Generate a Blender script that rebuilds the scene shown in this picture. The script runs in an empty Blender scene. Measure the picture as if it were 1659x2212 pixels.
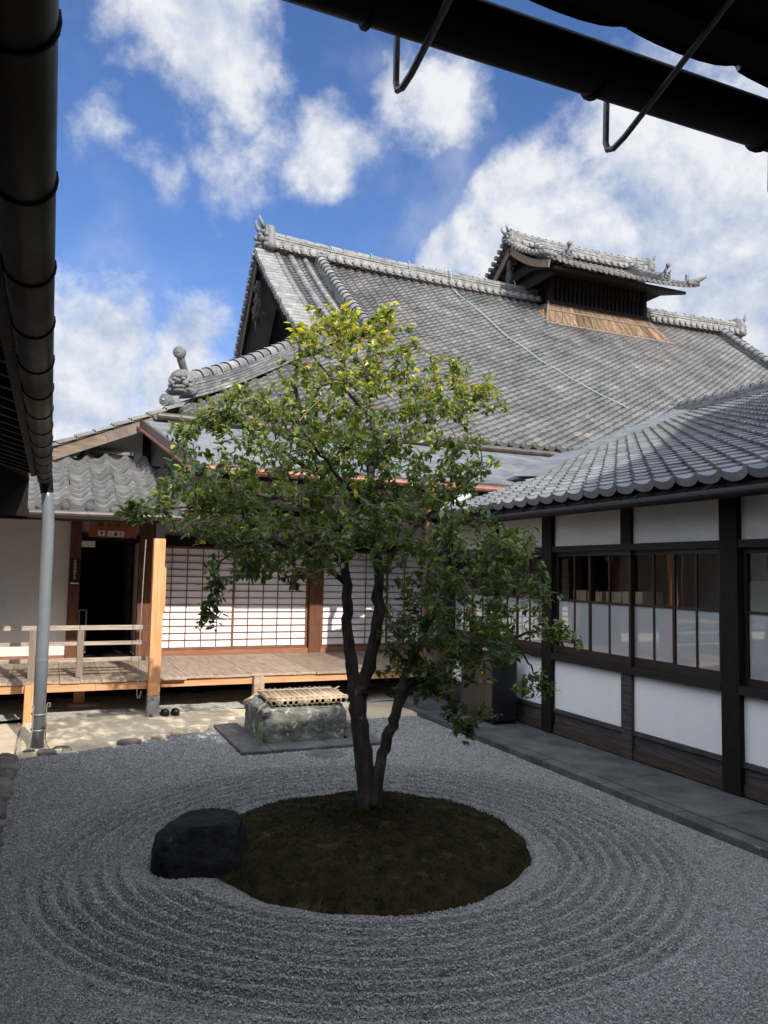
import bpy, bmesh, math, random
import numpy as np
from mathutils import Vector, Matrix
random.seed(7); RNG = np.random.default_rng(7)
S = bpy.context.scene; COL = S.collection
R = math.radians

# ------------------------------------------------------------------ camera
cam = bpy.data.cameras.new('camera'); camo = bpy.data.objects.new('camera', cam); COL.objects.link(camo); S.camera = camo
cam.sensor_fit = 'VERTICAL'; cam.sensor_height = 24.0; cam.lens = 24.0 * 1680 / 2212
cam.clip_start = 0.05; cam.clip_end = 4000
yaw, pitch, roll = R(23.08), R(4.37), R(1.06)
f = Vector((math.sin(yaw)*math.cos(pitch), math.cos(yaw)*math.cos(pitch), math.sin(pitch)))
r = Vector((math.cos(yaw), -math.sin(yaw), 0)); u = r.cross(f)
rr = math.cos(roll)*r + math.sin(roll)*u; uu = -math.sin(roll)*r + math.cos(roll)*u
camo.matrix_world = Matrix(((rr.x, uu.x, -f.x, 0), (rr.y, uu.y, -f.y, 0), (rr.z, uu.z, -f.z, 2.05), (0, 0, 0, 1)))

# ------------------------------------------------------------------ sun, sky, exposure
SUN_EL = R(33); SUN_AZ = math.atan2(0.177, -0.984)      # azimuth of the sun, clockwise from +Y
sl = bpy.data.lights.new('sun', 'SUN'); sl.energy = 3.2; sl.angle = R(0.53); sl.color = (1.0, 0.93, 0.82)
so = bpy.data.objects.new('sun', sl); COL.objects.link(so)
sd = Vector((math.sin(SUN_AZ)*math.cos(SUN_EL), math.cos(SUN_AZ)*math.cos(SUN_EL), math.sin(SUN_EL)))
so.rotation_euler = sd.to_track_quat('Z', 'Y').to_euler(); so.location = sd*60
S.view_settings.view_transform = 'Standard'; S.view_settings.look = 'None'
S.view_settings.exposure = 0.85; S.view_settings.gamma = 1.0; S.view_settings.use_curve_mapping = False

W = bpy.data.worlds.new('World'); S.world = W; W.use_nodes = True
nt = W.node_tree; N = nt.nodes; L = nt.links; N.clear()
def nd(t, **k):
    n = N.new(t)
    for a, b in k.items(): setattr(n, a, b)
    return n
def mth(op, a, b=None, c=None, clamp=False):
    n = nd('ShaderNodeMath', operation=op, use_clamp=clamp)
    for i, v in enumerate((a, b, c)):
        if v is None: continue
        if isinstance(v, (int, float)): n.inputs[i].default_value = v
        else: L.new(v, n.inputs[i])
    return n.outputs[0]
out = nd('ShaderNodeOutputWorld'); bg = nd('ShaderNodeBackground'); L.new(bg.outputs[0], out.inputs[0])
bg.inputs[1].default_value = 0.15
sky = nd('ShaderNodeTexSky', sky_type='NISHITA'); sky.sun_disc = False
sky.sun_elevation = SUN_EL; sky.sun_rotation = SUN_AZ; sky.altitude = 100; sky.air_density = 1.0; sky.dust_density = 0.6; sky.ozone_density = 2.5
tc = nd('ShaderNodeTexCoord'); D = tc.outputs['Generated']
def noise(scale, detail, rough, vec=D, dist=0.0):
    n = nd('ShaderNodeTexNoise'); n.inputs['Scale'].default_value = scale; n.inputs['Detail'].default_value = detail
    n.inputs['Roughness'].default_value = rough; n.inputs['Distortion'].default_value = dist; L.new(vec, n.inputs['Vector']); return n
def vm(op, a, b):
    n = nd('ShaderNodeVectorMath', operation=op)
    for i, v in enumerate((a, b)):
        if isinstance(v, tuple): n.inputs[i].default_value = v
        else: L.new(v, n.inputs[i])
    return n
warp = noise(7.0, 6, 0.6)
wv = vm('MULTIPLY', vm('SUBTRACT', warp.outputs['Color'], (0.5, 0.5, 0.5)).outputs[0], (0.10, 0.10, 0.10)).outputs[0]
DW = vm('ADD', D, wv).outputs[0]
# cloud banks: direction, radius, gain
BANKS = [((.10,.80,.59), .115, 1.1), ((.135,.82,.555), .105, 1.1), ((.175,.835,.51), .085, .72), ((.155,.865,.475), .09, .58), ((.275,.83,.49), .085, 1.0), ((.38,.75,.545), .095, 1.0),
         ((.55,.73,.41), .17, 1.05), ((.64,.64,.43), .24, 1.2), ((.70,.66,.28), .22, 1.1), ((.48,.76,.44), .07, .9), ((.56,.67,.50), .10, .9), ((.42,.82,.40), .05, 1.0),
         ((.05,.96,.265), .12, 1.1), ((.14,.945,.27), .09, 1.0), ((.03,.98,.20), .17, 1.15), ((.12,.97,.22), .13, 1.1), ((.09,.89,.445), .075, .52),
         ((.03,.88,.47), .08, .5), ((.20,.84,.50), .08, .62), ((.51,.78,.36), .10, 1.0),
         ((.1,-.7,.7), .30, .8), ((.9,.1,.45), .25, .8), ((-.3,.9,.2), .25, 1.0)]
dens = None
for c, rad, g in BANKS:
    c = Vector(c).normalized()
    dd = vm('DISTANCE', DW, tuple(c)).outputs['Value']
    v = mth('MULTIPLY', mth('SUBTRACT', 1.0, mth('MULTIPLY', dd, 1/rad), clamp=True), g)
    dens = v if dens is None else mth('MAXIMUM', dens, v)
n1 = noise(8.0, 12, 0.60, D, 0.12); n2 = noise(4.5, 6, 0.55, vm('ADD', D, (3.1, 1.7, .4)).outputs[0])
dn = mth('ADD', mth('MULTIPLY', dens, 1.55), mth('MULTIPLY', mth('SUBTRACT', n1.outputs['Fac'], 0.54), 2.5))
mr = nd('ShaderNodeMapRange', interpolation_type='SMOOTHSTEP'); L.new(dn, mr.inputs[0])
mr.inputs[1].default_value = 0.20; mr.inputs[2].default_value = 1.02; mr.inputs[4].default_value = 0.97
thin = nd('ShaderNodeMapRange', interpolation_type='SMOOTHSTEP'); L.new(n2.outputs['Fac'], thin.inputs[0])
thin.inputs[1].default_value = 0.46; thin.inputs[2].default_value = 0.78; thin.inputs[4].default_value = 0.5
mask = mth('MAXIMUM', mr.outputs[0], thin.outputs[0])
# light and shade inside the clouds: the same field sampled a little towards the sun
n1b = noise(8.0, 12, 0.60, vm('ADD', D, (0.008, -0.016, 0.022)).outputs[0], 0.12)
sh = mth('ADD', mth('MULTIPLY', mth('SUBTRACT', n1.outputs['Fac'], n1b.outputs['Fac']), 3.2), 0.58)
n3 = noise(5.0, 4, 0.5, vm('ADD', D, (7.1, 2.7, 1.4)).outputs[0])
sh = mth('ADD', sh, mth('MULTIPLY', mth('SUBTRACT', n3.outputs['Fac'], 0.5), 1.1), clamp=True)
cr = nd('ShaderNodeValToRGB'); L.new(sh, cr.inputs[0])
cr.color_ramp.elements[0].color = (1.5, 1.85, 2.55, 1); cr.color_ramp.elements[1].color = (3.3, 3.35, 3.45, 1); cr.color_ramp.elements[1].position = .85
hs = nd('ShaderNodeHueSaturation'); L.new(sky.outputs[0], hs.inputs['Color']); hs.inputs['Saturation'].default_value = 1.18; hs.inputs['Value'].default_value = 0.53
mx = nd('ShaderNodeMix', data_type='RGBA'); L.new(mask, mx.inputs[0]); tn = nd('ShaderNodeMix', data_type='RGBA', blend_type='MULTIPLY'); tn.inputs[0].default_value = 1; L.new(hs.outputs[0], tn.inputs[6]); tn.inputs[7].default_value = (1.12, 1.0, 1.16, 1)
L.new(tn.outputs[2], mx.inputs[6]); L.new(cr.outputs[0], mx.inputs[7])
# added fill light in the unseen sky, overhead and west, lifting the shaded court
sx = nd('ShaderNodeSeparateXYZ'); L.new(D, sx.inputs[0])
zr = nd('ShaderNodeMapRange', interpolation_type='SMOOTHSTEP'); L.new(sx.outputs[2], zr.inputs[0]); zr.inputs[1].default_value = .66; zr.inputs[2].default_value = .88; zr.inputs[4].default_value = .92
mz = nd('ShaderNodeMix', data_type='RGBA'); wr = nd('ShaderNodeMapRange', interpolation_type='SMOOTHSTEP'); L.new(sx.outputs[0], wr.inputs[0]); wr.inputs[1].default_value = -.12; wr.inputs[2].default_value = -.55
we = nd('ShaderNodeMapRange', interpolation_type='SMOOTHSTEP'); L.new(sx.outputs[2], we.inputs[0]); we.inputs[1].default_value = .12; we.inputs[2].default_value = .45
sr = nd('ShaderNodeMapRange', interpolation_type='SMOOTHSTEP'); L.new(sx.outputs[1], sr.inputs[0]); sr.inputs[1].default_value = .05; sr.inputs[2].default_value = -.55   # added fill brightness on the sun's side, out of view, for shaded fronts
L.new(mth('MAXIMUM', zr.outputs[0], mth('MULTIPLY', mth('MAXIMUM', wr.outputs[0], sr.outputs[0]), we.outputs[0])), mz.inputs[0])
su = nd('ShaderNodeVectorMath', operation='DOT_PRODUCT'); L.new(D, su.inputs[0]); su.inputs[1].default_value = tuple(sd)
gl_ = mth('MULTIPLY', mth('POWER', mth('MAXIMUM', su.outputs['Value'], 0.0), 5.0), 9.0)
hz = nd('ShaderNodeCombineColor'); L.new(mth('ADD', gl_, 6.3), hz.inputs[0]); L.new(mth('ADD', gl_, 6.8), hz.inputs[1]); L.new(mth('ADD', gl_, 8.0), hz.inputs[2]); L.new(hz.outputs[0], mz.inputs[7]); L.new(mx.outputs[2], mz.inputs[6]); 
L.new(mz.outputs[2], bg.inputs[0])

# ------------------------------------------------------------------ materials
def material(name, c1, c2=None, scale=6.0, rough=0.7, bump=0.0, bscale=40.0, stretch=(1, 1, 1), tint=0.0, tcol=None, metal=0.0, spec=0.4,
             detail=6, lo=0.35, hi=0.7, coat=0.0, spots=None, vor=None, gloss_noise=0.0):
    m = bpy.data.materials.new(name); m.use_nodes = True
    t = m.node_tree; n = t.nodes; l = t.links
    b = n['Principled BSDF']; b.inputs['Roughness'].default_value = rough; b.inputs['Metallic'].default_value = metal
    b.inputs['Specular IOR Level'].default_value = spec; b.inputs['Coat Weight'].default_value = coat; b.inputs['Coat Roughness'].default_value = 0.15
    c2 = c2 or c1
    tcn = n.new('ShaderNodeTexCoord'); mp = n.new('ShaderNodeMapping'); l.new(tcn.outputs['Object'], mp.inputs[0]); mp.inputs['Scale'].default_value = stretch
    ns = n.new('ShaderNodeTexNoise'); ns.inputs['Scale'].default_value = scale; ns.inputs['Detail'].default_value = detail; ns.inputs['Roughness'].default_value = 0.62
    l.new(mp.outputs[0], ns.inputs['Vector'])
    mr = n.new('ShaderNodeMapRange'); l.new(ns.outputs['Fac'], mr.inputs[0]); mr.inputs[1].default_value = lo; mr.inputs[2].default_value = hi
    mix = n.new('ShaderNodeMix'); mix.data_type = 'RGBA'; l.new(mr.outputs[0], mix.inputs[0])
    mix.inputs[6].default_value = (*c1, 1); mix.inputs[7].default_value = (*c2, 1)
    col = mix.outputs[2]
    if vor:                                            # cells of different brightness: (scale, amount)
        vo = n.new('ShaderNodeTexVoronoi'); vo.inputs['Scale'].default_value = vor[0]; l.new(tcn.outputs['Object'], vo.inputs['Vector'])
        sp = n.new('ShaderNodeSeparateColor'); l.new(vo.outputs['Color'], sp.inputs[0])
        vr = n.new('ShaderNodeMapRange'); l.new(sp.outputs[0], vr.inputs[0]); vr.inputs[3].default_value = 1-vor[1]; vr.inputs[4].default_value = 1+vor[1]
        mm = n.new('ShaderNodeMix'); mm.data_type = 'RGBA'; mm.blend_type = 'MULTIPLY'; mm.inputs[0].default_value = 1
        l.new(col, mm.inputs[6]); l.new(vr.outputs[0], mm.inputs[7]); col = mm.outputs[2]
    if tint or tcol:
        at = n.new('ShaderNodeAttribute'); at.attribute_name = 'tint'
        if tcol:
            rp = n.new('ShaderNodeValToRGB'); l.new(at.outputs['Fac'], rp.inputs[0])
            e = rp.color_ramp.elements
            while len(e) < len(tcol): e.new(0.5)
            for k, (p, c) in enumerate(tcol): e[k].position = p; e[k].color = (*c, 1)
            mm = n.new('ShaderNodeMix'); mm.data_type = 'RGBA'; mm.blend_type = 'MULTIPLY'; mm.inputs[0].default_value = 1
            l.new(col, mm.inputs[6]); l.new(rp.outputs[0], mm.inputs[7]); col = mm.outputs[2]
        if tint:
            vr = n.new('ShaderNodeMapRange'); l.new(at.outputs['Fac'], vr.inputs[0]); vr.inputs[3].default_value = 1-tint; vr.inputs[4].default_value = 1+tint
            mm = n.new('ShaderNodeMix'); mm.data_type = 'RGBA'; mm.blend_type = 'MULTIPLY'; mm.inputs[0].default_value = 1
            l.new(col, mm.inputs[6]); l.new(vr.outputs[0], mm.inputs[7]); col = mm.outputs[2]
    if spots:                                          # (colour, scale, threshold, softness)
        n2 = n.new('ShaderNodeTexNoise'); n2.inputs['Scale'].default_value = spots[1]; n2.inputs['Detail'].default_value = 8; n2.inputs['Roughness'].default_value = .65
        l.new(tcn.outputs['Object'], n2.inputs['Vector'])
        r2 = n.new('ShaderNodeMapRange'); l.new(n2.outputs['Fac'], r2.inputs[0]); r2.inputs[1].default_value = spots[2]; r2.inputs[2].default_value = spots[2]+spots[3]
        m2 = n.new('ShaderNodeMix'); m2.data_type = 'RGBA'; l.new(r2.outputs[0], m2.inputs[0]); l.new(col, m2.inputs[6]); m2.inputs[7].default_value = (*spots[0], 1); col = m2.outputs[2]
    l.new(col, b.inputs['Base Color'])
    if gloss_noise:
        g = n.new('ShaderNodeMapRange'); l.new(ns.outputs['Fac'], g.inputs[0]); g.inputs[1].default_value = .3; g.inputs[2].default_value = .7
        g.inputs[3].default_value = max(0.05, rough-gloss_noise); g.inputs[4].default_value = min(1, rough+gloss_noise); l.new(g.outputs[0], b.inputs['Roughness'])
    if bump:
        bn = n.new('ShaderNodeTexNoise'); bn.inputs['Scale'].default_value = bscale; bn.inputs['Detail'].default_value = 6; bn.inputs['Roughness'].default_value = .65
        l.new(mp.outputs[0], bn.inputs['Vector'])
        bp = n.new('ShaderNodeBump'); bp.inputs['Strength'].default_value = bump; bp.inputs['Distance'].default_value = 0.02
        l.new(bn.outputs['Fac'], bp.inputs['Height']); l.new(bp.outputs[0], b.inputs['Normal'])
    return m

GX, GY, GZ = (1.2, 14, 14), (14, 1.2, 14), (14, 14, 1.2)      # grain running along x, y, z
MAT = {}
TONES = [(0.0, (.72, .73, .77)), (0.35, (.92, .92, .93)), (0.7, (1.02, 1.01, .99)), (0.93, (1.12, 1.09, 1.03)), (1.0, (1.35, 1.24, 1.02))]
MAT['tile'] = material('weathered roof tile', (.098, .097, .096), (.205, .20, .192), .9, .62, .35, 30, tcol=TONES, spec=.45, gloss_noise=.15)
MAT['ridge'] = material('ridge tile', (.12, .122, .126), (.25, .245, .235), 5.0, .6, .3, 30, tcol=[(0, (.5, .52, .56)), (.5, (.95, .95, .95)), (.85, (1.2, 1.17, 1.1)), (1, (1.9, 1.85, 1.7))], spec=.45)
MAT['ornament'] = material('ornament tile', (.10, .103, .106), (.19, .188, .18), 9.0, .6, .4, 60, spec=.4)
MAT['newtile'] = material('smoked roof tile', (.095, .10, .112), (.175, .178, .182), 3.0, .38, .12, 60, tint=.28, spec=.5, gloss_noise=.12)
MAT['pent'] = material('pent roof tile', (.10, .104, .11), (.19, .186, .175), 5.0, .5, .3, 30, tint=.25, spec=.5, spots=((.24, .225, .18), 9, .60, .12))
MAT['slate'] = material('slate sheet', (.095, .104, .114), (.16, .168, .175), 2.5, .45, .08, 60, tint=.14, spec=.5, gloss_noise=.12)
MAT['copper'] = material('copper sheet', (.16, .062, .042), (.26, .12, .085), 6.0, .5, .08, 30, metal=.35)
MAT['brownmetal'] = material('brown metal', (.085, .062, .052), (.15, .11, .09), 4.0, .45, .05, 30, metal=.4, spots=((.02, .018, .02), 7, .6, .1))
MAT['gutter'] = material('old gutter', (.004, .0035, .003), (.011, .0085, .007), 3.0, .50, .05, 30, (1, .5, 1), spec=.2, metal=.0, gloss_noise=.15)
MAT['gutterlight'] = material('grey gutter', (.045, .036, .032), (.09, .075, .068), 5.0, .5, .05, 30, metal=.3)
MAT['dark'] = material('dark timber', (.0075, .006, .0058), (.019, .0135, .0115), 5.0, .7, .4, 12, GZ, spec=.15)
MAT['darkx'] = material('dark timber x', (.0075, .006, .0058), (.019, .0135, .0115), 5.0, .7, .4, 12, GX, spec=.15)
MAT['darky'] = material('dark timber y', (.0065, .0055, .005), (.019, .014, .0115), 5.0, .65, .4, 12, GY, spec=.3)
MAT['sash'] = material('red brown sash', (.012, .0065, .0055), (.028, .015, .011), 5.0, .5, .2, 12, GZ, spec=.35)
MAT['redz'] = material('red brown post', (.085, .032, .016), (.17, .07, .036), 4.0, .62, .3, 12, GZ, spec=.3)
MAT['redx'] = material('red brown rail', (.20, .085, .045), (.33, .15, .085), 4.0, .6, .3, 12, GX, spec=.3)
MAT['lattice'] = material('lattice wood', (.13, .055, .035), (.21, .10, .065), 5.0, .6, .2, 12, spec=.3)
MAT['newwoodx'] = material('new cedar beam', (.42, .19, .085), (.66, .36, .19), 2.2, .6, .2, 10, (1.0, 10, 22), spec=.3, spots=((.16, .055, .025), 5.5, .71, .04))
MAT['newwoodz'] = material('new cedar post', (.46, .21, .085), (.66, .35, .17), 2.4, .6, .2, 10, (16, 16, 1.0), spec=.3)
MAT['paleboard'] = material('weathered board', (.24, .172, .125), (.42, .325, .25), 2.2, .62, .3, 8, (9, .9, 9), tint=.18, spec=.3)
MAT['greyrail'] = material('weathered rail', (.24, .19, .15), (.46, .39, .32), 3.0, .75, .4, 10, (1.0, 16, 16), spec=.2, spots=((.14, .11, .09), 6, .6, .1))
MAT['greypost'] = material('weathered rail post', (.15, .11, .085), (.26, .205, .165), 3.0, .75, .4, 10, GZ, spec=.2)
MAT['footpost'] = material('greyed post foot', (.20, .19, .18), (.36, .33, .30), 4.0, .8, .3, 10, GZ, spots=((.04, .035, .035), 7, .55, .1))
MAT['ventboard'] = material('vent board', (.085, .055, .035), (.25, .165, .10), 1.6, .75, .4, 10, (7, 1.2, 1.0), tint=.4, spec=.2, spots=((.05, .04, .033), 3.5, .58, .15))
MAT['barge'] = material('weathered barge board', (.11, .08, .06), (.24, .18, .135), 3.0, .75, .4, 10, (1.2, 14, 14), spec=.2)
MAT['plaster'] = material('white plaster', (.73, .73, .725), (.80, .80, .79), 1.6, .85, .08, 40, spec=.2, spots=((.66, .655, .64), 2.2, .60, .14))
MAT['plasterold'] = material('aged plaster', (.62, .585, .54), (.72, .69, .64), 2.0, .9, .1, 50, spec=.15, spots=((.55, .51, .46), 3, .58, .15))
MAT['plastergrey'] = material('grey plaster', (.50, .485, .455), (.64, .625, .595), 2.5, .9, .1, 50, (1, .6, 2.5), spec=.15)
MAT['paper'] = material('shoji paper', (.84, .815, .82), (.87, .85, .85), 2.0, .9, .0, spec=.1)
MAT['kick'] = material('grey weathered board', (.030, .026, .025), (.085, .077, .072), 3.0, .75, .4, 10, GY, spec=.25)
MAT['kickbrown'] = material('brown base board', (.04, .027, .021), (.075, .053, .042), 3.0, .75, .3, 10, GY, spec=.25)
MAT['gravel'] = material('gravel', (.15, .15, .148), (.25, .25, .246), 5.0, .9, .9, 130, vor=(95, .45), spec=.2)
MAT['whitegravel'] = material('white gravel', (.46, .45, .43), (.62, .61, .58), 6.0, .9, .8, 110, vor=(80, .4), spec=.2)
MAT['pebble'] = material('pebble', (.25, .25, .245), (.34, .34, .335), 30.0, .85, 0, tint=.42, spec=.25)
MAT['earth'] = material('bare earth', (.50, .415, .28), (.64, .55, .41), 2.6, .95, .35, 35, spec=.1, spots=((.34, .29, .22), 5, .6, .12))
MAT['ground'] = material('soil', (.16, .13, .10), (.24, .2, .16), 1.0, .95, .2, 20, spec=.1)
MAT['kerb'] = material('kerb stone', (.045, .047, .049), (.125, .127, .126), 3.0, .75, .6, 40, spec=.3, spots=((.24, .24, .23), 7, .66, .05))
MAT['slab'] = material('damp slab', (.06, .060, .060), (.13, .125, .12), 6.0, .75, .4, 40, spec=.3, spots=((.22, .21, .19), 12, .64, .08))
MAT['basin'] = material('mossy stone', (.085, .088, .078), (.24, .245, .215), 7.0, .9, .8, 30, spec=.2, spots=((.40, .41, .36), 11, .56, .06), detail=10)
MAT['basintop'] = material('lichen stone', (.18, .15, .08), (.30, .27, .19), 8.0, .9, .8, 30, spec=.2)
MAT['bamboo'] = material('dry bamboo', (.34, .25, .16), (.47, .36, .25), 4.0, .5, .05, 30, tint=.2, spec=.4)
MAT['bamboodark'] = material('bamboo hollow', (.05, .035, .02))
MAT['rope'] = material('straw rope', (.35, .26, .17), (.5, .40, .28), 30, .95, .5, 90)
MAT['rock'] = material('dark boulder', (.005, .0055, .006), (.015, .015, .015), 5.0, .8, .8, 22, spec=.25, spots=((.045, .045, .042), 9, .63, .06))
MAT['edgestone'] = material('edging stone', (.10, .09, .08), (.21, .19, .165), 7.0, .85, .4, 30, tint=.35, spec=.25)
MAT['moss'] = material('moss', (.008, .0085, .003), (.030, .025, .008), 9.0, .95, .6, 70, spots=((.055, .043, .020), 7, .56, .12), spec=.1, tint=.4)
MAT['bark'] = material('bark', (.034, .029, .025), (.085, .073, .062), 5.0, .9, .7, 14, (6, 6, 1.5), spec=.15, spots=((.20, .17, .14), 8, .62, .08))
MAT['twig'] = material('twig bark', (.11, .085, .062), (.19, .15, .115), 9.0, .85, 0, spec=.15)
MAT['gabledark'] = material('old gable board', (.004, .0035, .003), (.009, .007, .006), 4.0, .9, .2, 12, spec=.05); MAT['carved'] = material('weathered carving', (.03, .03, .03), (.06, .058, .055), 8.0, .8, .3, 40, spec=.15)
MAT['pvc'] = material('grey pipe', (.13, .15, .17), (.17, .19, .21), 2.0, .28, 0, spec=.5)
MAT['wire'] = material('wire', (.22, .21, .19), (.34, .32, .29), 20, .6, 0, metal=.4)
MAT['hook'] = material('painted hook', (.22, .21, .245), (.28, .27, .30), 20, .5, 0)
MAT['black'] = material('black lacquer', (.012, .012, .014), None, 5, .35, 0)
MAT['brownbox'] = material('brown cabinet door', (.030, .022, .019), (.042, .033, .028), 4, .3, .02, 20, spec=.5)
MAT['signwood'] = material('sign board', (.27, .085, .04), (.38, .14, .07), 3.0, .5, .1, 10, (1.2, 10, 14), spec=.35)
MAT['ink'] = material('sign ink', (.02, .015, .012), None)
MAT['rednote'] = material('red ink', (.20, .03, .02), None)
MAT['signwhite'] = material('sign white', (.78, .76, .68), None)
MAT['navy'] = material('sign navy', (.02, .03, .11), None)
MAT['pink'] = material('sign pink', (.62, .10, .14), None)
MAT['olive'] = material('sign olive', (.17, .17, .08), None)
MAT['cardboard'] = material('cardboard', (.46, .34, .20), (.54, .41, .26), 5, .85, .05, 30)
MAT['shoe'] = material('black rubber', (.010, .010, .011), None, 5, .28, 0, spec=.6)
MAT['cord'] = material('pale green rope', (.24, .35, .32), None, 20, .8, 0)
MAT['greentube'] = material('verdigris tube', (.42, .52, .44), (.55, .62, .53), 8, .6, 0)
MAT['interior'] = material('interior wall', (.20, .17, .14), (.27, .23, .19), 3, .9, 0)
MAT['board'] = material('white board', (.72, .71, .68), None, 3, .8, 0)

def glass(name, frosted=False):
    m = bpy.data.materials.new(name); m.use_nodes = True; t = m.node_tree; n = t.nodes; l = t.links; n.clear()
    o = n.new('ShaderNodeOutputMaterial'); mix = n.new('ShaderNodeMixShader'); gl = n.new('ShaderNodeBsdfGlossy'); gl.inputs['Roughness'].default_value = 0.0
    fr = n.new('ShaderNodeFresnel'); fr.inputs['IOR'].default_value = 1.65
    mu = n.new('ShaderNodeMath'); mu.operation = 'MULTIPLY'; l.new(fr.outputs[0], mu.inputs[0]); mu.inputs[1].default_value = 1.9
    # old panes are never quite flat
    tcn = n.new('ShaderNodeTexCoord'); ns = n.new('ShaderNodeTexNoise'); ns.inputs['Scale'].default_value = 3.0; ns.inputs['Detail'].default_value = 1; l.new(tcn.outputs['Object'], ns.inputs[0])
    bp = n.new('ShaderNodeBump'); bp.inputs['Strength'].default_value = .05; bp.inputs['Distance'].default_value = .02; l.new(ns.outputs[0], bp.inputs['Height']); l.new(bp.outputs[0], gl.inputs['Normal'])
    ge = n.new('ShaderNodeNewGeometry'); iv = n.new('ShaderNodeMath'); iv.operation = 'SUBTRACT'; iv.inputs[0].default_value = 1; l.new(ge.outputs['Backfacing'], iv.inputs[1])
    m2 = n.new('ShaderNodeMath'); m2.operation = 'MULTIPLY'; l.new(mu.outputs[0], m2.inputs[0]); l.new(iv.outputs[0], m2.inputs[1]); l.new(m2.outputs[0], mix.inputs[0])
    if frosted:
        d = n.new('ShaderNodeBsdfDiffuse'); d.inputs[0].default_value = (.52, .54, .55, 1)
        tl = n.new('ShaderNodeBsdfTranslucent'); tl.inputs[0].default_value = (.6, .62, .62, 1); mm = n.new('ShaderNodeMixShader'); mm.inputs[0].default_value = .4; l.new(d.outputs[0], mm.inputs[1]); l.new(tl.outputs[0], mm.inputs[2]); l.new(mm.outputs[0], mix.inputs[1])
    else:
        d = n.new('ShaderNodeBsdfTransparent'); d.inputs[0].default_value = (.86, .88, .87, 1); l.new(d.outputs[0], mix.inputs[1])
    l.new(gl.outputs[0], mix.inputs[2]); l.new(mix.outputs[0], o.inputs[0]); return m
MAT['glass'] = glass('window glass'); MAT['frost'] = glass('frosted glass', True)

def leaf_material():
    m = bpy.data.materials.new('camellia leaf'); m.use_nodes = True; t = m.node_tree; n = t.nodes; l = t.links
    b = n['Principled BSDF']; o = n['Material Output']
    at = n.new('ShaderNodeAttribute'); at.attribute_name = 'tint'
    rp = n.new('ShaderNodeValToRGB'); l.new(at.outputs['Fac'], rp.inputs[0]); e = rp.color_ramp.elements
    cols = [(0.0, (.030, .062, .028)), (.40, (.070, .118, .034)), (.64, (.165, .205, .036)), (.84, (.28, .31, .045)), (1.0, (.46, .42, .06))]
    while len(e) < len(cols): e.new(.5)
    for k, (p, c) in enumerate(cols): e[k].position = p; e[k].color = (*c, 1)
    l.new(rp.outputs[0], b.inputs['Base Color']); b.inputs['Roughness'].default_value = .33; b.inputs['Specular IOR Level'].default_value = .45
    tr = n.new('ShaderNodeBsdfTranslucent'); mu = n.new('ShaderNodeMix'); mu.data_type = 'RGBA'; mu.blend_type = 'MULTIPLY'; mu.inputs[0].default_value = 1
    l.new(rp.outputs[0], mu.inputs[6]); mu.inputs[7].default_value = (2.8, 2.4, .8, 1); l.new(mu.outputs[2], tr.inputs[0])
    mx = n.new('ShaderNodeMixShader'); mx.inputs[0].default_value = .38; l.new(b.outputs[0], mx.inputs[1]); l.new(tr.outputs[0], mx.inputs[2]); l.new(mx.outputs[0], o.inputs[0])
    return m
MAT['leaf'] = leaf_material()

# ------------------------------------------------------------------ mesh helpers
ORG = {}
def V(*a): return np.array(a, float)
def unit(v): v = np.asarray(v, float); return v/np.linalg.norm(v)

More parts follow.
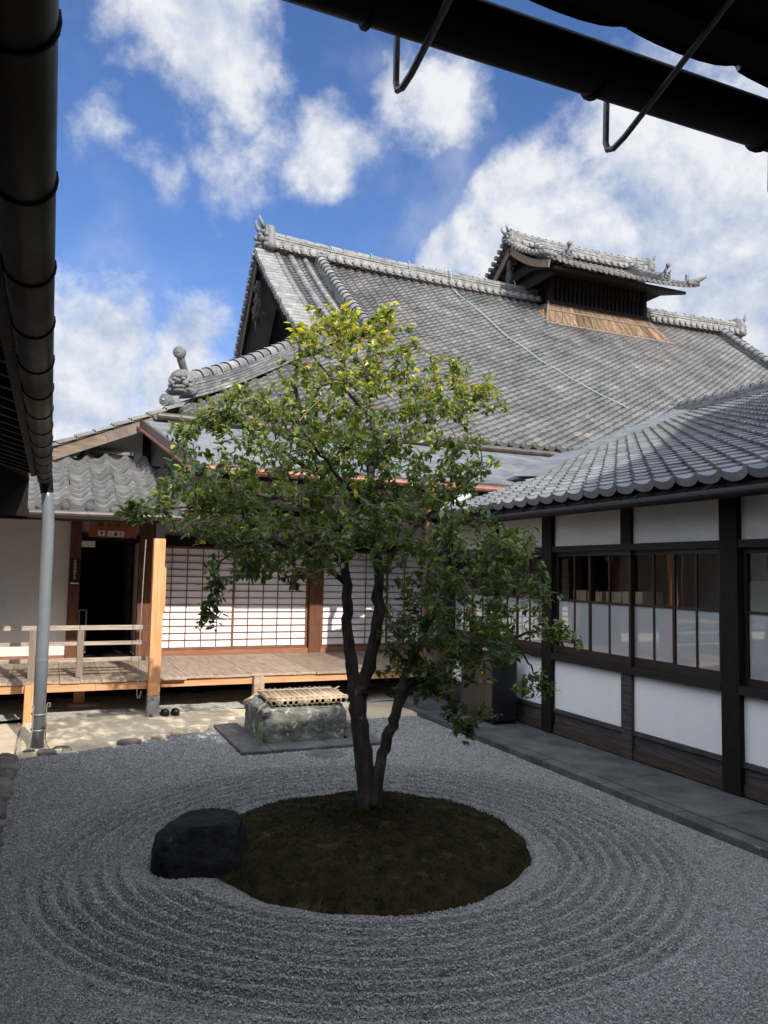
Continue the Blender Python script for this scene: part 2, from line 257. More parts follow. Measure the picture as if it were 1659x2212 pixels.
class MB:
    def __init__(s): s.v = []; s.f = []; s.t = []; s.m = []; s.n = 0; s.mats = []
    def add(s, vs, fs, t=.5, m=0):
        o = s.n
        s.v.extend(tuple(map(float, p)) for p in vs); s.n += len(vs)
        for q in fs: s.f.append(tuple(i+o for i in q)); s.t.append(t); s.m.append(m)
    def box(s, lo, hi, t=.5, m=0):
        x0, y0, z0 = lo; x1, y1, z1 = hi
        s.add([(x0,y0,z0),(x1,y0,z0),(x1,y1,z0),(x0,y1,z0),(x0,y0,z1),(x1,y0,z1),(x1,y1,z1),(x0,y1,z1)],
              [(0,3,2,1),(4,5,6,7),(0,1,5,4),(1,2,6,5),(2,3,7,6),(3,0,4,7)], t, m)
    def beam(s, a, b, w, h, up=(0, 0, 1), t=.5, m=0):          # rectangular bar from a to b
        a = V(*a); b = V(*b); d = unit(b-a); sd = unit(np.cross(d, up)); u = np.cross(sd, d)
        vs = [p + sd*w/2*i + u*h/2*j for p in (a, b) for i, j in ((-1,-1),(1,-1),(1,1),(-1,1))]
        s.add(vs, [(0,1,2,3),(7,6,5,4),(0,4,5,1),(1,5,6,2),(2,6,7,3),(3,7,4,0)], t, m)
    def prism(s, poly, d, t=.5, m=0):                          # planar polygon pushed along d
        n = len(poly); a = [V(*p) for p in poly]; b = [p+V(*d) for p in a]
        s.add(a+b, [tuple(range(n))[::-1], tuple(range(n, 2*n))] + [(i, (i+1) % n, n+(i+1) % n, n+i) for i in range(n)], t, m)
    def tube(s, pts, rad, n=8, t=.5, m=0, caps=True, wob=0.0):
        pts = [V(*p) for p in pts]; k = len(pts)
        rad = [rad]*k if isinstance(rad, (int, float)) else rad
        vs = []; pn = None
        for i, p in enumerate(pts):
            d = unit((pts[min(i+1, k-1)]-pts[max(i-1, 0)]))
            if pn is None:
                a = np.cross(d, V(0, 0, 1) if abs(d[2]) < .9 else V(1, 0, 0))
            else: a = pn - d*np.dot(pn, d)
            a = unit(a); pn = a; b = np.cross(d, a)
            for j in range(n):
                an = 2*math.pi*j/n; rr = rad[i]*(1+wob*random.uniform(-1, 1))
                vs.append(p + a*math.cos(an)*rr + b*math.sin(an)*rr)
        fs = [(i*n+j, i*n+(j+1) % n, (i+1)*n+(j+1) % n, (i+1)*n+j) for i in range(k-1) for j in range(n)]
        if caps: fs += [tuple(range(n))[::-1], tuple(range((k-1)*n, k*n))]
        s.add(vs, fs, t, m)
    def pipe(s, a, b, ro, ri, n=14, t=.5, m=0, mi=None, depth=None):   # hollow end at a
        a = V(*a); b = V(*b); d = unit(b-a); e = unit(np.cross(d, V(0,0,1) if abs(d[2]) < .9 else V(1,0,0))); g = np.cross(d, e)
        ring = lambda p, r_: [p+(e*math.cos(2*math.pi*j/n)+g*math.sin(2*math.pi*j/n))*r_ for j in range(n)]
        dp = depth if depth else .1
        vs = ring(a, ri)+ring(a, ro)+ring(b, ro)+ring(a+d*dp, ri)
        q = lambda r0, r1: [(r0*n+j, r0*n+(j+1) % n, r1*n+(j+1) % n, r1*n+j) for j in range(n)]
        s.add(vs, q(0,1)+q(1,2)+[tuple(range(2*n, 3*n))], t, m)
        s.add(ring(a, ri)+ring(a+d*dp, ri), [(j, n+j, n+(j+1) % n, (j+1) % n) for j in range(n)]+[tuple(range(n, 2*n))], t, m if mi is None else mi)
    def ell(s, c, r3, rot=None, t=.5, m=0, nu=12, nv=8, rough=0.0, power=1.0):
        c = V(*c); vs = []; fs = []
        for i in range(nv+1):
            th = math.pi*i/nv
            for j in range(nu):
                ph = 2*math.pi*j/nu
                p = V(math.sin(th)*math.cos(ph), math.sin(th)*math.sin(ph), math.cos(th))
                p = np.sign(p)*np.abs(p)**power
                p = p*V(*r3)*(1+rough*random.uniform(-1, 1))
                if rot is not None: p = np.array(rot) @ p
                vs.append(c+p)
        for i in range(nv):
            for j in range(nu): fs.append((i*nu+j, (i+1)*nu+j, (i+1)*nu+(j+1) % nu, i*nu+(j+1) % nu))
        s.add(vs, fs, t, m)
    def build(s, name, mat, parent=None, org=None, smooth=False, label=None, bevel=0.0):
        if parent is not None: o0 = ORG[parent.name]
        else: o0 = V(*(org if org is not None else (0, 0, 0)))
        me = bpy.data.meshes.new(name)
        me.from_pydata([(p[0]-o0[0], p[1]-o0[1], p[2]-o0[2]) for p in s.v], [], s.f)
        for mm in (mat if isinstance(mat, (list, tuple)) else [mat]): me.materials.append(MAT[mm] if isinstance(mm, str) else mm)
        a = me.attributes.new('tint', 'FLOAT', 'FACE'); a.data.foreach_set('value', np.array(s.t, np.float32))
        me.polygons.foreach_set('material_index', np.array(s.m, np.int32))
        if smooth: me.polygons.foreach_set('use_smooth', np.ones(len(s.f), bool))
        me.update()
        o = bpy.data.objects.new(name, me); COL.objects.link(o); ORG[o.name] = o0
        if parent is not None: o.parent = parent
        else: o.location = o0
        if label: o['label'] = label
        if bevel:
            b = o.modifiers.new('bevel', 'BEVEL'); b.width = bevel; b.segments = 2; b.limit_method = 'ANGLE'
        return o

def thing(name, loc, label, cat, group=None):
    o = bpy.data.objects.new(name, None); COL.objects.link(o); o.location = loc; o.empty_display_size = .2
    ORG[o.name] = V(*loc); return tag(o, label, cat, group)
def tag(o, label, cat, group=None):
    o['label'] = label; o['category'] = cat
    if group: o['group'] = group
    return o
def struct(o, kind='structure'): o['kind'] = kind; return o

def curve_pts(curve, n, expo=None):
    """points, slope normals along a (run, z) polyline, n equal steps of arc length"""
    c = np.array(curve, float)
    # smooth the polyline a little
    s = np.concatenate([[0], np.cumsum(np.hypot(*np.diff(c, axis=0).T))]); q = np.linspace(0, s[-1], n+1)
    P = np.stack([np.interp(q, s, c[:, 0]), np.interp(q, s, c[:, 1])], 1)
    for _ in range(3): P[1:-1] = (P[:-2]+2*P[1:-1]+P[2:])/4
    T = np.gradient(P, axis=0); T /= np.linalg.norm(T, axis=1)[:, None]
    return P, T

S_PROF = [(0, .012), (.12, -.004), (.26, -.016), (.42, -.019), (.56, -.010), (.66, .008), (.76, .027), (.86, .033), (.94, .022), (1.0, .004)]
R_PROF = [(0, .020), (.10, .004), (.24, -.010), (.42, -.018), (.60, -.017), (.76, -.006), (.88, .012), (.96, .030), (1.0, .034)]
def tile_roof(mb, O, U, Hd, curve, nu, tw, rows, keep=None, prof=S_PROF, lift=.032, eave_disc=True, amp=1.0, sori=None, uj=.004, end_drop=.05, disc_r=.045):
    O = V(*O); U = V(*U); Hd = V(*Hd); Z = V(0, 0, 1)
    P, T = curve_pts(curve, rows)
    for j in range(rows):
        n0 = -T[j][1]*Hd + T[j][0]*Z; n1 = -T[j+1][1]*Hd + T[j+1][0]*Z
        b0 = O + P[j][0]*Hd + P[j][1]*Z; b1 = O + P[j+1][0]*Hd + P[j+1][1]*Z
        dn = -(T[j][0]*Hd + T[j][1]*Z)
        for i in range(nu):
            uc = (i+.5)*tw
            cz = Z*(sori(uc) if sori else 0)
            c = (b0+b1)/2 + U*uc
            if keep and not keep(c+cz): continue
            jl = random.uniform(-uj, uj); jn = random.uniform(0, .006); js = random.uniform(-.008, .008)
            lo = []; hi = []; dr = []
            for s_, h in prof:
                uu_ = U*((i+s_)*tw + jl); h = h*amp
                zz = Z*sori((i+s_)*tw) if sori else 0*Z
                lo.append(b0+uu_+zz+n0*(h+lift+jn)+dn*js); hi.append(b1+uu_+zz+n1*(h*1.0)); dr.append(b0+uu_+zz+n0*(h-(end_drop if j == 0 else .004))+dn*js)
            k = len(prof); t = min(1, max(0, random.gauss(.45, .22)))
            if random.random() < .02: t = random.uniform(.9, 1)
            fs = [(a, a+1, k+a+1, k+a) for a in range(k-1)] + [(2*k+a, 2*k+a+1, a+1, a) for a in range(k-1)] + [(k-1, 2*k+k-1, 2*k-1)] + [(2*k, 0, k)]
            mb.add(lo+hi+dr, fs, t)
            if j == 0 and eave_disc:
                ctr = b0+U*((i+.84)*tw)+cz+n0*(.012)
                mb.tube([ctr+dn*.03, ctr-dn*.06], disc_r, 12, t)
                mb.tube([ctr+dn*.036, ctr+dn*.029], [disc_r*.66, disc_r*.74], 12, min(1, t+.35))

def ridge(mb, pts, w, h, layers, cap_r, piece=.30, side_disc=None, gap=.012):
    """stacked flat ridge tiles with a row of half-round cap tiles; pts = bottom centre line"""
    pts = [V(*p) for p in pts]; seg = [np.linalg.norm(b-a) for a, b in zip(pts, pts[1:])]; L_ = sum(seg)
    cum = np.concatenate([[0], np.cumsum(seg)]); arr = np.array(pts)
    at = lambda s_: V(*[np.interp(s_, cum, arr[:, k]) for k in range(3)])
    lh = h/layers
    for k in range(layers):
        ww = w*(1.0 if k % 2 == 0 else .95)*(1-.10*k/layers)
        s0 = -random.random()*piece
        while s0 < L_:
            a = at(max(0, s0)); b = at(min(L_, s0+piece-.004))
            if np.linalg.norm(b-a) > .02:
                d = unit(b-a); sd = unit(np.cross(d, V(0, 0, 1))); jz = random.uniform(-.004, .004); jw = random.uniform(-.006, .006)
                z0 = k*lh+gap*.5+jz; z1 = (k+1)*lh-gap*.4+jz
                vs = [p+sd*(ww/2+jw)*i+V(0, 0, z) for p in (a, b) for i, z in ((-1, z0), (1, z0), (1, z1), (-1, z1))]
                mb.add(vs, [(0,1,2,3),(7,6,5,4),(0,4,5,1),(1,5,6,2),(2,6,7,3),(3,7,4,0)], min(1, max(0, random.gauss(.5, .20))))
            s0 += piece
    core = w*.80                                                # mortar core behind the joints
    n = max(2, int(L_/.5))
    for i in range(n):
        a = at(L_*i/n); b = at(L_*(i+1)/n); mb.beam(a+V(0, 0, h/2), b+V(0, 0, h/2), core, h*.97, t=.0)
    s0 = 0; pc = piece*1.05
    while s0 < L_-.05:
        a = at(s0); b = at(min(L_, s0+pc)); d = unit(b-a); sd = unit(np.cross(d, V(0, 0, 1))); up = np.cross(sd, d)
        vs = []; m_ = 8
        for p, r_ in ((a, cap_r*1.0), (b, cap_r*.86), (a+d*.03, cap_r*1.08), (a, cap_r*1.08)):
            for q in range(m_+1):
                an = math.pi*q/m_; vs.append(p+V(0, 0, h)+sd*math.cos(an)*r_+up*math.sin(an)*r_*.95)
        k = m_+1
        fs = [(q, q+1, k+q+1, k+q) for q in range(m_)]+[(3*k+q, 3*k+q+1, 2*k+q+1, 2*k+q) for q in range(m_)]
        mb.add(vs, fs, min(1, max(0, random.gauss(.45, .2)))); s0 += pc
    if side_disc:                                               # round tile ends along the foot of the ridge: (side, spacing, radius, z, length)
        sgn, sp, rd, zz, ln = side_disc; s0 = sp/2
        while s0 < L_:
            a = at(s0); d = unit(at(min(L_, s0+.1))-at(max(0, s0-.1))); sd = unit(np.cross(d, V(0, 0, 1)))*sgn
            c = a+V(0, 0, zz); t = random.uniform(.5, .9)
            mb.tube([c+sd*(w/2-.05), c+sd*(w/2+ln)], rd, 14, t)
            mb.tube([c+sd*(w/2+ln), c+sd*(w/2+ln+.012)], [rd*.8, rd*.72], 12, .55); mb.tube([c+sd*(w/2+ln+.010), c+sd*(w/2+ln+.018)], [rd*.55, rd*.4], 10, .85)
            e = c+d*sp/2-V(0, 0, rd*.75); mb.beam(e-d*sp*.24+sd*(w/2+ln-.09), e+d*sp*.24+sd*(w/2+ln-.09), .08, .035, t=random.uniform(.3, .6))
            s0 += sp

def demon_tile(mb, pos, fd, sz, tube=False, horns=True):
    """ridge end ornament: backing shield, brow, cheeks, jaw, horns; fd = facing direction (horizontal)"""
    p0 = V(*pos); F_ = unit(fd); Sd = unit(np.cross(F_, V(0, 0, 1))); Z = V(0, 0, 1)
    rot = np.stack([Sd, F_, Z], 1)
    w = lambda a, b, c: p0+Sd*a*sz+F_*b*sz+Z*c*sz
    outl = [(-.50, 0), (-.62, .12), (-.46, .30), (-.50, .62), (-.36, .86), (-.16, .98), (.16, .98), (.36, .86), (.50, .62), (.46, .30), (.62, .12), (.50, 0)]
    mb.prism([w(a, -.22, c) for a, c in outl], F_*.24*sz, .5)
    mb.prism([w(a*.86, .01, c*.9+.05) for a, c in outl], F_*.07*sz, .45)
    e = lambda a, b, c, rx, ry, rz, t=.5: mb.ell(w(a, b, c), (rx*sz, ry*sz, rz*sz), rot, t, nu=10, nv=7)
    e(0, .12, .70, .30, .16, .13, .55); e(-.17, .24, .56, .10, .09, .07, .6); e(.17, .24, .56, .10, .09, .07, .6)      # brow, eyes
    e(0, .30, .47, .10, .14, .09, .55); e(-.24, .18, .40, .13, .13, .12); e(.24, .18, .40, .13, .13, .12)             # nose, cheeks
    e(0, .22, .25, .27, .15, .08, .6); e(0, .18, .13, .24, .14, .09, .5)                                             # lip, jaw
    for a in (-.16, -.05, .05, .16): mb.tube([w(a, .33, .31), w(a*.95, .36, .20)], [.030*sz, .010*sz], 6, .8)
    for s_ in (-1, 1): e(.40*s_, .08, .33, .10, .09, .10); e(.41*s_, .08, .52, .08, .08, .09); e(.37*s_, .08, .18, .09, .09, .09)
    if horns:
        for s_ in (-1, 1): mb.tube([w(.22*s_, .12, .80), w(.29*s_, .24, .98), w(.27*s_, .30, 1.14), w(.22*s_, .30, 1.25)], [.09*sz, .075*sz, .045*sz, .01*sz], 8, .5)
    if tube:                                                    # the round tube tile that rears up above the ornament
        mb.tube([w(0, -.75, .80), w(0, -.25, 1.02), w(0, .10, 1.30), w(0, .25, 1.55)], [.14*sz, .14*sz, .15*sz, .17*sz], 14, .5)
        d = unit(F_*.75+Z*.05)
        c = w(0, .25, 1.55); mb.tube([c-d*.05*sz, c+d*.13*sz], .235*sz, 18, .55); mb.tube([c+d*.13*sz, c+d*.15*sz], [.175*sz, .16*sz], 16, .25)
        for k in range(10):
            an = 2*math.pi*k/10; mb.ell(c+d*.14*sz+Sd*math.cos(an)*.155*sz+Z*math.sin(an)*.155*sz, (.022*sz,)*3, None, .8, nu=6, nv=4)
        mb.ell(c+d*.14*sz, (.07*sz, .05*sz, .07*sz), None, .75, nu=8, nv=5)

def grid(name, x0, x1, y0, y1, nx, ny, zf, mat):
    xs = np.linspace(x0, x1, nx+1); ys = np.linspace(y0, y1, ny+1); X, Y = np.meshgrid(xs, ys); Zz = zf(X, Y)
    v = np.stack([X, Y, Zz], -1).reshape(-1, 3); i = np.arange(nx*ny); a = (i//nx)*(nx+1)+i % nx
    fq = np.stack([a, a+1, a+nx+2, a+nx+1], 1)
    return mesh_np(name, v, fq, mat)
def mesh_np(name, v, fq, mat, tint=None, smooth=False, parent=None, org=(0, 0, 0)):
    me = bpy.data.meshes.new(name); k = fq.shape[1]
    o0 = ORG[parent.name] if parent is not None else V(*org)
    v = v - o0
    me.vertices.add(len(v)); me.vertices.foreach_set('co', v.astype(np.float32).ravel())
    me.loops.add(fq.size); me.loops.foreach_set('vertex_index', fq.astype(np.int32).ravel())
    me.polygons.add(len(fq)); me.polygons.foreach_set('loop_start', np.arange(0, fq.size, k, dtype=np.int32))
    me.update(calc_edges=True); me.validate()
    if tint is not None: a = me.attributes.new('tint', 'FLOAT', 'FACE'); a.data.foreach_set('value', tint.astype(np.float32))
    me.polygons.foreach_set('use_smooth', np.full(len(fq), smooth))
    me.materials.append(MAT[mat]); o = bpy.data.objects.new(name, me); COL.objects.link(o); ORG[o.name] = o0
    if parent is not None: o.parent = parent
    else: o.location = o0
    return o
def vnoise(X, Y, s, seed=0):
    """cheap smooth value noise"""
    g = np.random.default_rng(seed).random((64, 64)); x = X*s; y = Y*s; xi = np.floor(x).astype(int); yi = np.floor(y).astype(int); fx = x-xi; fy = y-yi
    fx = fx*fx*(3-2*fx); fy = fy*fy*(3-2*fy); q = lambda a, b: g[a % 64, b % 64]
    return (q(xi, yi)*(1-fx)+q(xi+1, yi)*fx)*(1-fy)+(q(xi, yi+1)*(1-fx)+q(xi+1, yi+1)*fx)*fy

def text_mesh(name, s_, size, origin, xdir, zdir, mat, parent, depth=.002, align='CENTER', stretch=1.0):
    c = bpy.data.curves.new('lettering', 'FONT'); c.body = s_; c.size = size; c.align_x = align; c.align_y = 'CENTER'; c.extrude = depth; c.resolution_u = 3
    t = bpy.data.objects.new('lettering', c); COL.objects.link(t)
    dg = bpy.context.evaluated_depsgraph_get(); dg.update(); me = bpy.data.meshes.new_from_object(t.evaluated_get(dg)); bpy.data.objects.remove(t); bpy.data.curves.remove(c)
    X = V(*xdir); Z = V(*zdir); o0 = ORG[parent.name]
    for v in me.vertices:
        p = V(*origin)+X*v.co.x*stretch+Z*v.co.y+np.cross(X, Z)*v.co.z
        v.co = p-o0
    me.materials.clear(); me.materials.append(MAT[mat]); o = bpy.data.objects.new(name, me); COL.objects.link(o); o.parent = parent; ORG[o.name] = o0
    return o

# ================================================================== GROUND
g = MB(); g.add([(-900, -900, -.06), (900, -900, -.06), (900, 900, -.06), (-900, 900, -.06)], [(0, 1, 2, 3)]); struct(g.build('ground', 'ground'))
MC = (2.28, 5.56); MRX, MRY = 1.27, 1.25                        # moss mound
def front_edge(X):                                              # far edge of the raked gravel
    return np.where(X < .75, 9.15+np.maximum(0, X+.25)*.34, np.where(X < 2.0, 9.5+(X-.75)*.5, 10.15))
def gravel_z(X, Y):
    rx = (X-2.28)*.95; ry = (Y-5.56); an = np.arctan2(ry, rx)
    d = np.sqrt((rx*1.02)**2+(ry*.98)**2)+.03*np.sin(an*3+1)
    # rings are cut with an uneven hand
    ph = (d-1.2)/.112+.10*vnoise(X, Y, 1.1, 3)*2
    amp = .027*np.clip((d-1.26)/.1, 0, 1)*np.clip((2.45-d)/.3, 0, 1)*(.65+.5*vnoise(X, Y, .8, 5))*np.clip((np.sqrt(((X-1.03)/.42)**2+((Y-5.6)/.40)**2)-1)/.25, 0, 1)
    sn = np.sin(2*math.pi*ph)
    return .004+amp*(sn-.35*(1-sn)**2*.5)+.006*vnoise(X, Y, 2.5, 1)+.004*vnoise(X, Y, 14, 2)
gv = grid('gravel', -.27, 4.90, 2.2, 11.9, 258, 420, gravel_z, 'gravel'); struct(gv)
# the loose stones of the gravel: nobody could count them
def pebbles():
    pts = []
    for y0, y1, dens_, in ((2.35, 3.0, 7500), (3.0, 4.4, 9500), (4.4, 5.6, 7500), (5.6, 7.2, 4800), (7.2, 10.4, 2600)):
        n = int(5.1*(y1-y0)*dens_); pts.append(np.stack([RNG.uniform(-.25, 4.88, n), RNG.uniform(y0, y1, n)], 1))
    P = np.concatenate(pts); X, Y = P.T
    ok = (((X-MC[0])/(MRX-.02))**2+((Y-MC[1])/(MRY-.02))**2 > 1) & (Y < front_edge(X))
    ok &= ~((X > 2.02) & (X < 3.75) & (Y > 8.58)) & (((X-.98)/.28)**2+((Y-5.62)/.25)**2 > 1)
    X, Y = X[ok], Y[ok]; n = len(X); Z = gravel_z(X, Y)+RNG.uniform(-.002, .005, n)
    base = np.array([(1, 0, 0), (.2, 1, 0), (-1, .1, 0), (-.1, -1, 0), (.1, .1, .8), (0, -.1, -.8)]); fq = np.array([(0, 1, 4), (1, 2, 4), (2, 3, 4), (3, 0, 4), (1, 0, 5), (2, 1, 5), (3, 2, 5), (0, 3, 5)])
    sc = RNG.uniform(.0042, .0088, n); far = np.clip((Y-4.5)/4, 0, 1); sc = sc*(1+.5*far)
    q = RNG.normal(size=(n, 4)); q /= np.linalg.norm(q, axis=1)[:, None]; a, b, c, d = q.T
    Rm = np.stack([1-2*(c*c+d*d), 2*(b*c-a*d), 2*(b*d+a*c), 2*(b*c+a*d), 1-2*(b*b+d*d), 2*(c*d-a*b), 2*(b*d-a*c), 2*(c*d+a*b), 1-2*(b*b+c*c)], 1).reshape(n, 3, 3)
    bv = base[None]*RNG.uniform(.7, 1.35, (n, 6, 1))*sc[:, None, None]
    v = np.einsum('nij,nkj->nki', Rm, bv)+np.stack([X, Y, Z], 1)[:, None]
    fq = (fq[None]+6*np.arange(n)[:, None, None]).reshape(-1, 3)
    o = mesh_np('gravel_stones', v.reshape(-1, 3), fq, 'pebble', np.repeat(np.clip(RNG.normal(.5, .24, n), 0, 1), 8))
    struct(o, 'stuff')
pebbles()
def strip_z(X, Y): return .035-.045*(X < -.24)+.018*vnoise(X, Y, 3, 8)+.01*vnoise(X, Y, 11, 9)
# earth path in front of the veranda, with its broken front edge
xs = np.linspace(-3.5, 5.0, 171); ed = front_edge(xs)+.05*(vnoise(xs, xs*0+3, 4, 4)-.5); ed = np.where(xs < -.25, 4.0, ed); e = MB()
ys_t = np.linspace(0, 1, 30); vs = []; 
for x, y0 in zip(xs, ed):
    for t in ys_t:
        y = y0+(11.25-y0)*t; vs.append((x, y, float(strip_z(np.array([x]), np.array([y]))[0]) if t > 0 else -.02))
k = len(ys_t); e.add(vs, [(i*k+j, (i+1)*k+j, (i+1)*k+j+1, i*k+j+1) for i in range(len(xs)-1) for j in range(k-1)])
struct(e.build('earth_path', 'earth'))
e = MB(); xs = np.linspace(-4, 6, 60); vs = [(x, y, .045+.02*random.random()+(0.03 if y > 11.5 else 0)) for x in xs for y in (11.22, 11.5, 11.8, 12.2, 12.7)]
e.add(vs, [(i*5+j, (i+1)*5+j, (i+1)*5+j+1, i*5+j+1) for i in range(59) for j in range(4)]); struct(e.build('gravel_strip', 'whitegravel'))
# stone path along the window hall
p = MB(); y = -1.0
while y < 10.6:
    ln = random.uniform(1.1, 1.5); p.box((5.06+random.uniform(-.004, .004), y, -.05), (5.70, y+ln-.006, .085+random.uniform(-.003, .003))); y += ln
y = -1.0
while y < 10.4:
    ln = random.uniform(.9, 1.7); p.box((4.90+random.uniform(-.006, .006), y, -.05), (5.052, y+ln-.008, .075+random.uniform(-.004, .006))); y += ln
p.box((5.704, -1, -.05), (5.86, 10.6, .074)); struct(p.build('stone_path', 'kerb', bevel=.006))

# ================================================================== MOUND, BOULDER, EDGING, BASIN
def mound():
    n, m = 46, 110; v = [(MC[0], MC[1], .235)]; 
    for i in range(1, n+1):
        for j in range(m):
            an = 2*math.pi*j/m; rr_ = i/n; ir = 1+.022*math.sin(3*an+.7)+.010*math.sin(7*an)+.008*math.sin(17*an)
            x = MC[0]+MRX*ir*rr_*math.cos(an); y = MC[1]+MRY*ir*rr_*math.sin(an)
            z = .25*(1-rr_**3.0)-.015
            z += (.035*(vnoise(np.array([x]), np.array([y]), 3.2, 11)[0]-.5)+.02*(vnoise(np.array([x]), np.array([y]), 11, 12)[0]-.5))*(1-rr_**6)
            v.append((x, y, z))
    fs = [(0, 1+j, 1+(j+1) % m) for j in range(m)]
    b = MB(); b.add(v, fs+[(1+i*m+j, 1+(i+1)*m+j, 1+(i+1)*m+(j+1) % m, 1+i*m+(j+1) % m) for i in range(n-1) for j in range(m)])
    V_ = np.array(v); pick = RNG.integers(1, len(v), 26000)      # short tufts of moss and grass
    w_ = np.sqrt(((V_[pick, 0]-MC[0])/MRX)**2+((V_[pick, 1]-MC[1])/MRY)**2)
    for q, rr_ in zip(pick, w_):
        c = V_[q]+V(random.gauss(0, .015), random.gauss(0, .015), -.002); an = random.uniform(0, 6.28); h = random.uniform(.006, .015)*(1+.5*(rr_ > .9)); s_ = random.uniform(.003, .006)
        d = V(math.cos(an), math.sin(an), 0); b.add([c-d*s_, c+d*s_, c+V(random.gauss(0, .010), random.gauss(0, .010), h)], [(0, 1, 2)], min(1, max(0, random.gauss(.55, .3))))
    o = b.build('moss_mound', 'moss', org=(MC[0], MC[1], 0), smooth=False)
    tag(o, 'low oval mound of dark moss under the camellia tree, ringed by raked gravel', 'moss mound')
mound()
def boulder():
    from mathutils import noise as mn
    bm = bmesh.new(); bmesh.ops.create_icosphere(bm, subdivisions=6, radius=1)
    for v in bm.verts:
        p = v.co.copy(); p = Vector([math.copysign(abs(c)**.80, c) for c in p]); x, y, z = p.x*.345, p.y*.27, p.z*.33
        if x < 0 and z > 0: z *= 1+.85*x                          # long sloping left shoulder
        z = min(z, .262+.07*x)
        x = min(x, .30-.16*max(0, z)-.25*max(0, -y-.05)); y = max(y, -.235+.22*max(0, z-.02))   # flat split faces right and front
        q = Vector((x, y, z)); k = 1+.050*mn.fractal(q*3.2, .9, 2.1, 5)+.030*mn.fractal(q*14, .8, 2.2, 4)
        v.co = q*k
    me = bpy.data.meshes.new('boulder'); bm.to_mesh(me); bm.free(); me.materials.append(MAT['rock'])
    for q in me.polygons: q.use_smooth = True
    o = bpy.data.objects.new('boulder', me); COL.objects.link(o); o.location = (1.06, 5.56, .07); o.rotation_euler = (0, 0, R(-14))
    tag(o, 'dark rounded boulder half sunk in gravel at the left edge of the moss mound', 'boulder')
boulder()
# edging stones down the left side of the gravel
DESC = ['squat grey', 'long flat', 'small dark', 'pointed', 'rounded', 'thin slab-like', 'brownish', 'tilted']
ST = []
y = 9.12
while y > 4.6:
    ST.append(y); y -= random.uniform(.085, .14)
def stone_mesh(sx, sy, sz):
    b = MB(); b.ell((0, 0, 0), (sx, sy, sz), None, random.random(), nu=14, nv=9, rough=.05, power=.75); return b
protos = []
for i, y in enumerate(ST):
    if i < 6:
        o = stone_mesh(random.uniform(.06, .11), random.uniform(.045, .065), random.uniform(.045, .06)).build('edging_stone', 'edgestone', org=(0, 0, 0), smooth=True); protos.append(o)
    else: o = random.choice(protos).copy(); COL.objects.link(o)
    o.location = (-.32+random.uniform(-.03, .015), y, .022); o.rotation_euler = (random.uniform(-.2, .2), random.uniform(-.25, .25), random.uniform(-.4, .4)); o.scale = (random.uniform(.8, 1.25),)*3
    tag(o, 'rough little stone in the row edging the left side of the gravel', 'stone', 'edging stones beside the gravel')
for k, (x, y, w, lab) in enumerate(((.05, 9.30, .13, 'flat brown stone lying right against the foot of the grey downpipe'), (-.12, 9.34, .09, 'pale stone just left of the downpipe foot'), (.20, 9.42, .12, 'dark reddish stone to the right of the downpipe foot'),
                        (1.30, 9.78, .13, 'tan stone at the broken front edge of the earth path'), (1.52, 9.88, .10, 'round tan stone between two others along the earth path edge'), (1.78, 10.03, .19, 'long mossy stone at the end of the earth path beside the basin slab'), (.93, 9.56, .17, 'long dark stone lying low along the earth path edge'), (.55, 12.0, .30, 'broad pale footing stone under the inner veranda post'))):
    b = stone_mesh(w*.8, .06 if k < 7 else .18, .04); o = b.build('path_stone', 'edgestone' if k not in (3, 4, 5, 7) else 'earth', org=(0, 0, 0), smooth=True); o.location = (x, y, .03 if k < 7 else .08); tag(o, lab, 'stone')

# stone basin with bamboo lid
t = thing('stone_basin', (2.85, 9.4, 0), 'weathered mossy rectangular stone basin under a bamboo lid, in front of the veranda', 'stone basin')
def basin():
    bm = bmesh.new(); bmesh.ops.create_cube(bm, size=1); bmesh.ops.subdivide_edges(bm, edges=bm.edges[:], cuts=24, use_grid_fill=True)
    for v in bm.verts:
        x, y, z = v.co; X = x*1.02; Y = y*.94; Zz = (z+.5)*.475-.02
        top = z > .49; e_ = max(abs(x), abs(y))
        if abs(x) < .36 and abs(y) < .34 and top: Zz -= .22
        w = 1+.018*math.sin(5*z+2*x)+.010*math.sin(11*y+7*z)+.008*math.sin(19*x+13*z)+.005*math.sin(41*z+37*x)+.005*math.sin(53*y-31*z)
        X *= w-.02*(z); Y *= w-.02*z
        if top: Zz += .012*math.sin(9*x+3)+.008*math.sin(17*y)
        if z > .3 and e_ > .45: Zz -= .035*(z-.3)/.2*(max(0, abs(x)-.42)+max(0, abs(y)-.42))/.08
        v.co = (X+2.85, Y+9.42, Zz)
    me = bpy.data.meshes.new('basin'); bm.to_mesh(me); bm.free()
    for v in me.vertices: v.co -= Vector((2.85, 9.4, 0))
    me.materials.append(MAT['basin'])
    for q in me.polygons: q.use_smooth = True
    o = bpy.data.objects.new('basin', me); COL.objects.link(o); o.parent = t; ORG[o.name] = ORG[t.name]
basin()
lid = thing('bamboo_lid', (2.88, 9.4, .46), 'lid of bamboo poles lashed side by side, lying on the stone basin', 'bamboo lid')
NB = 15
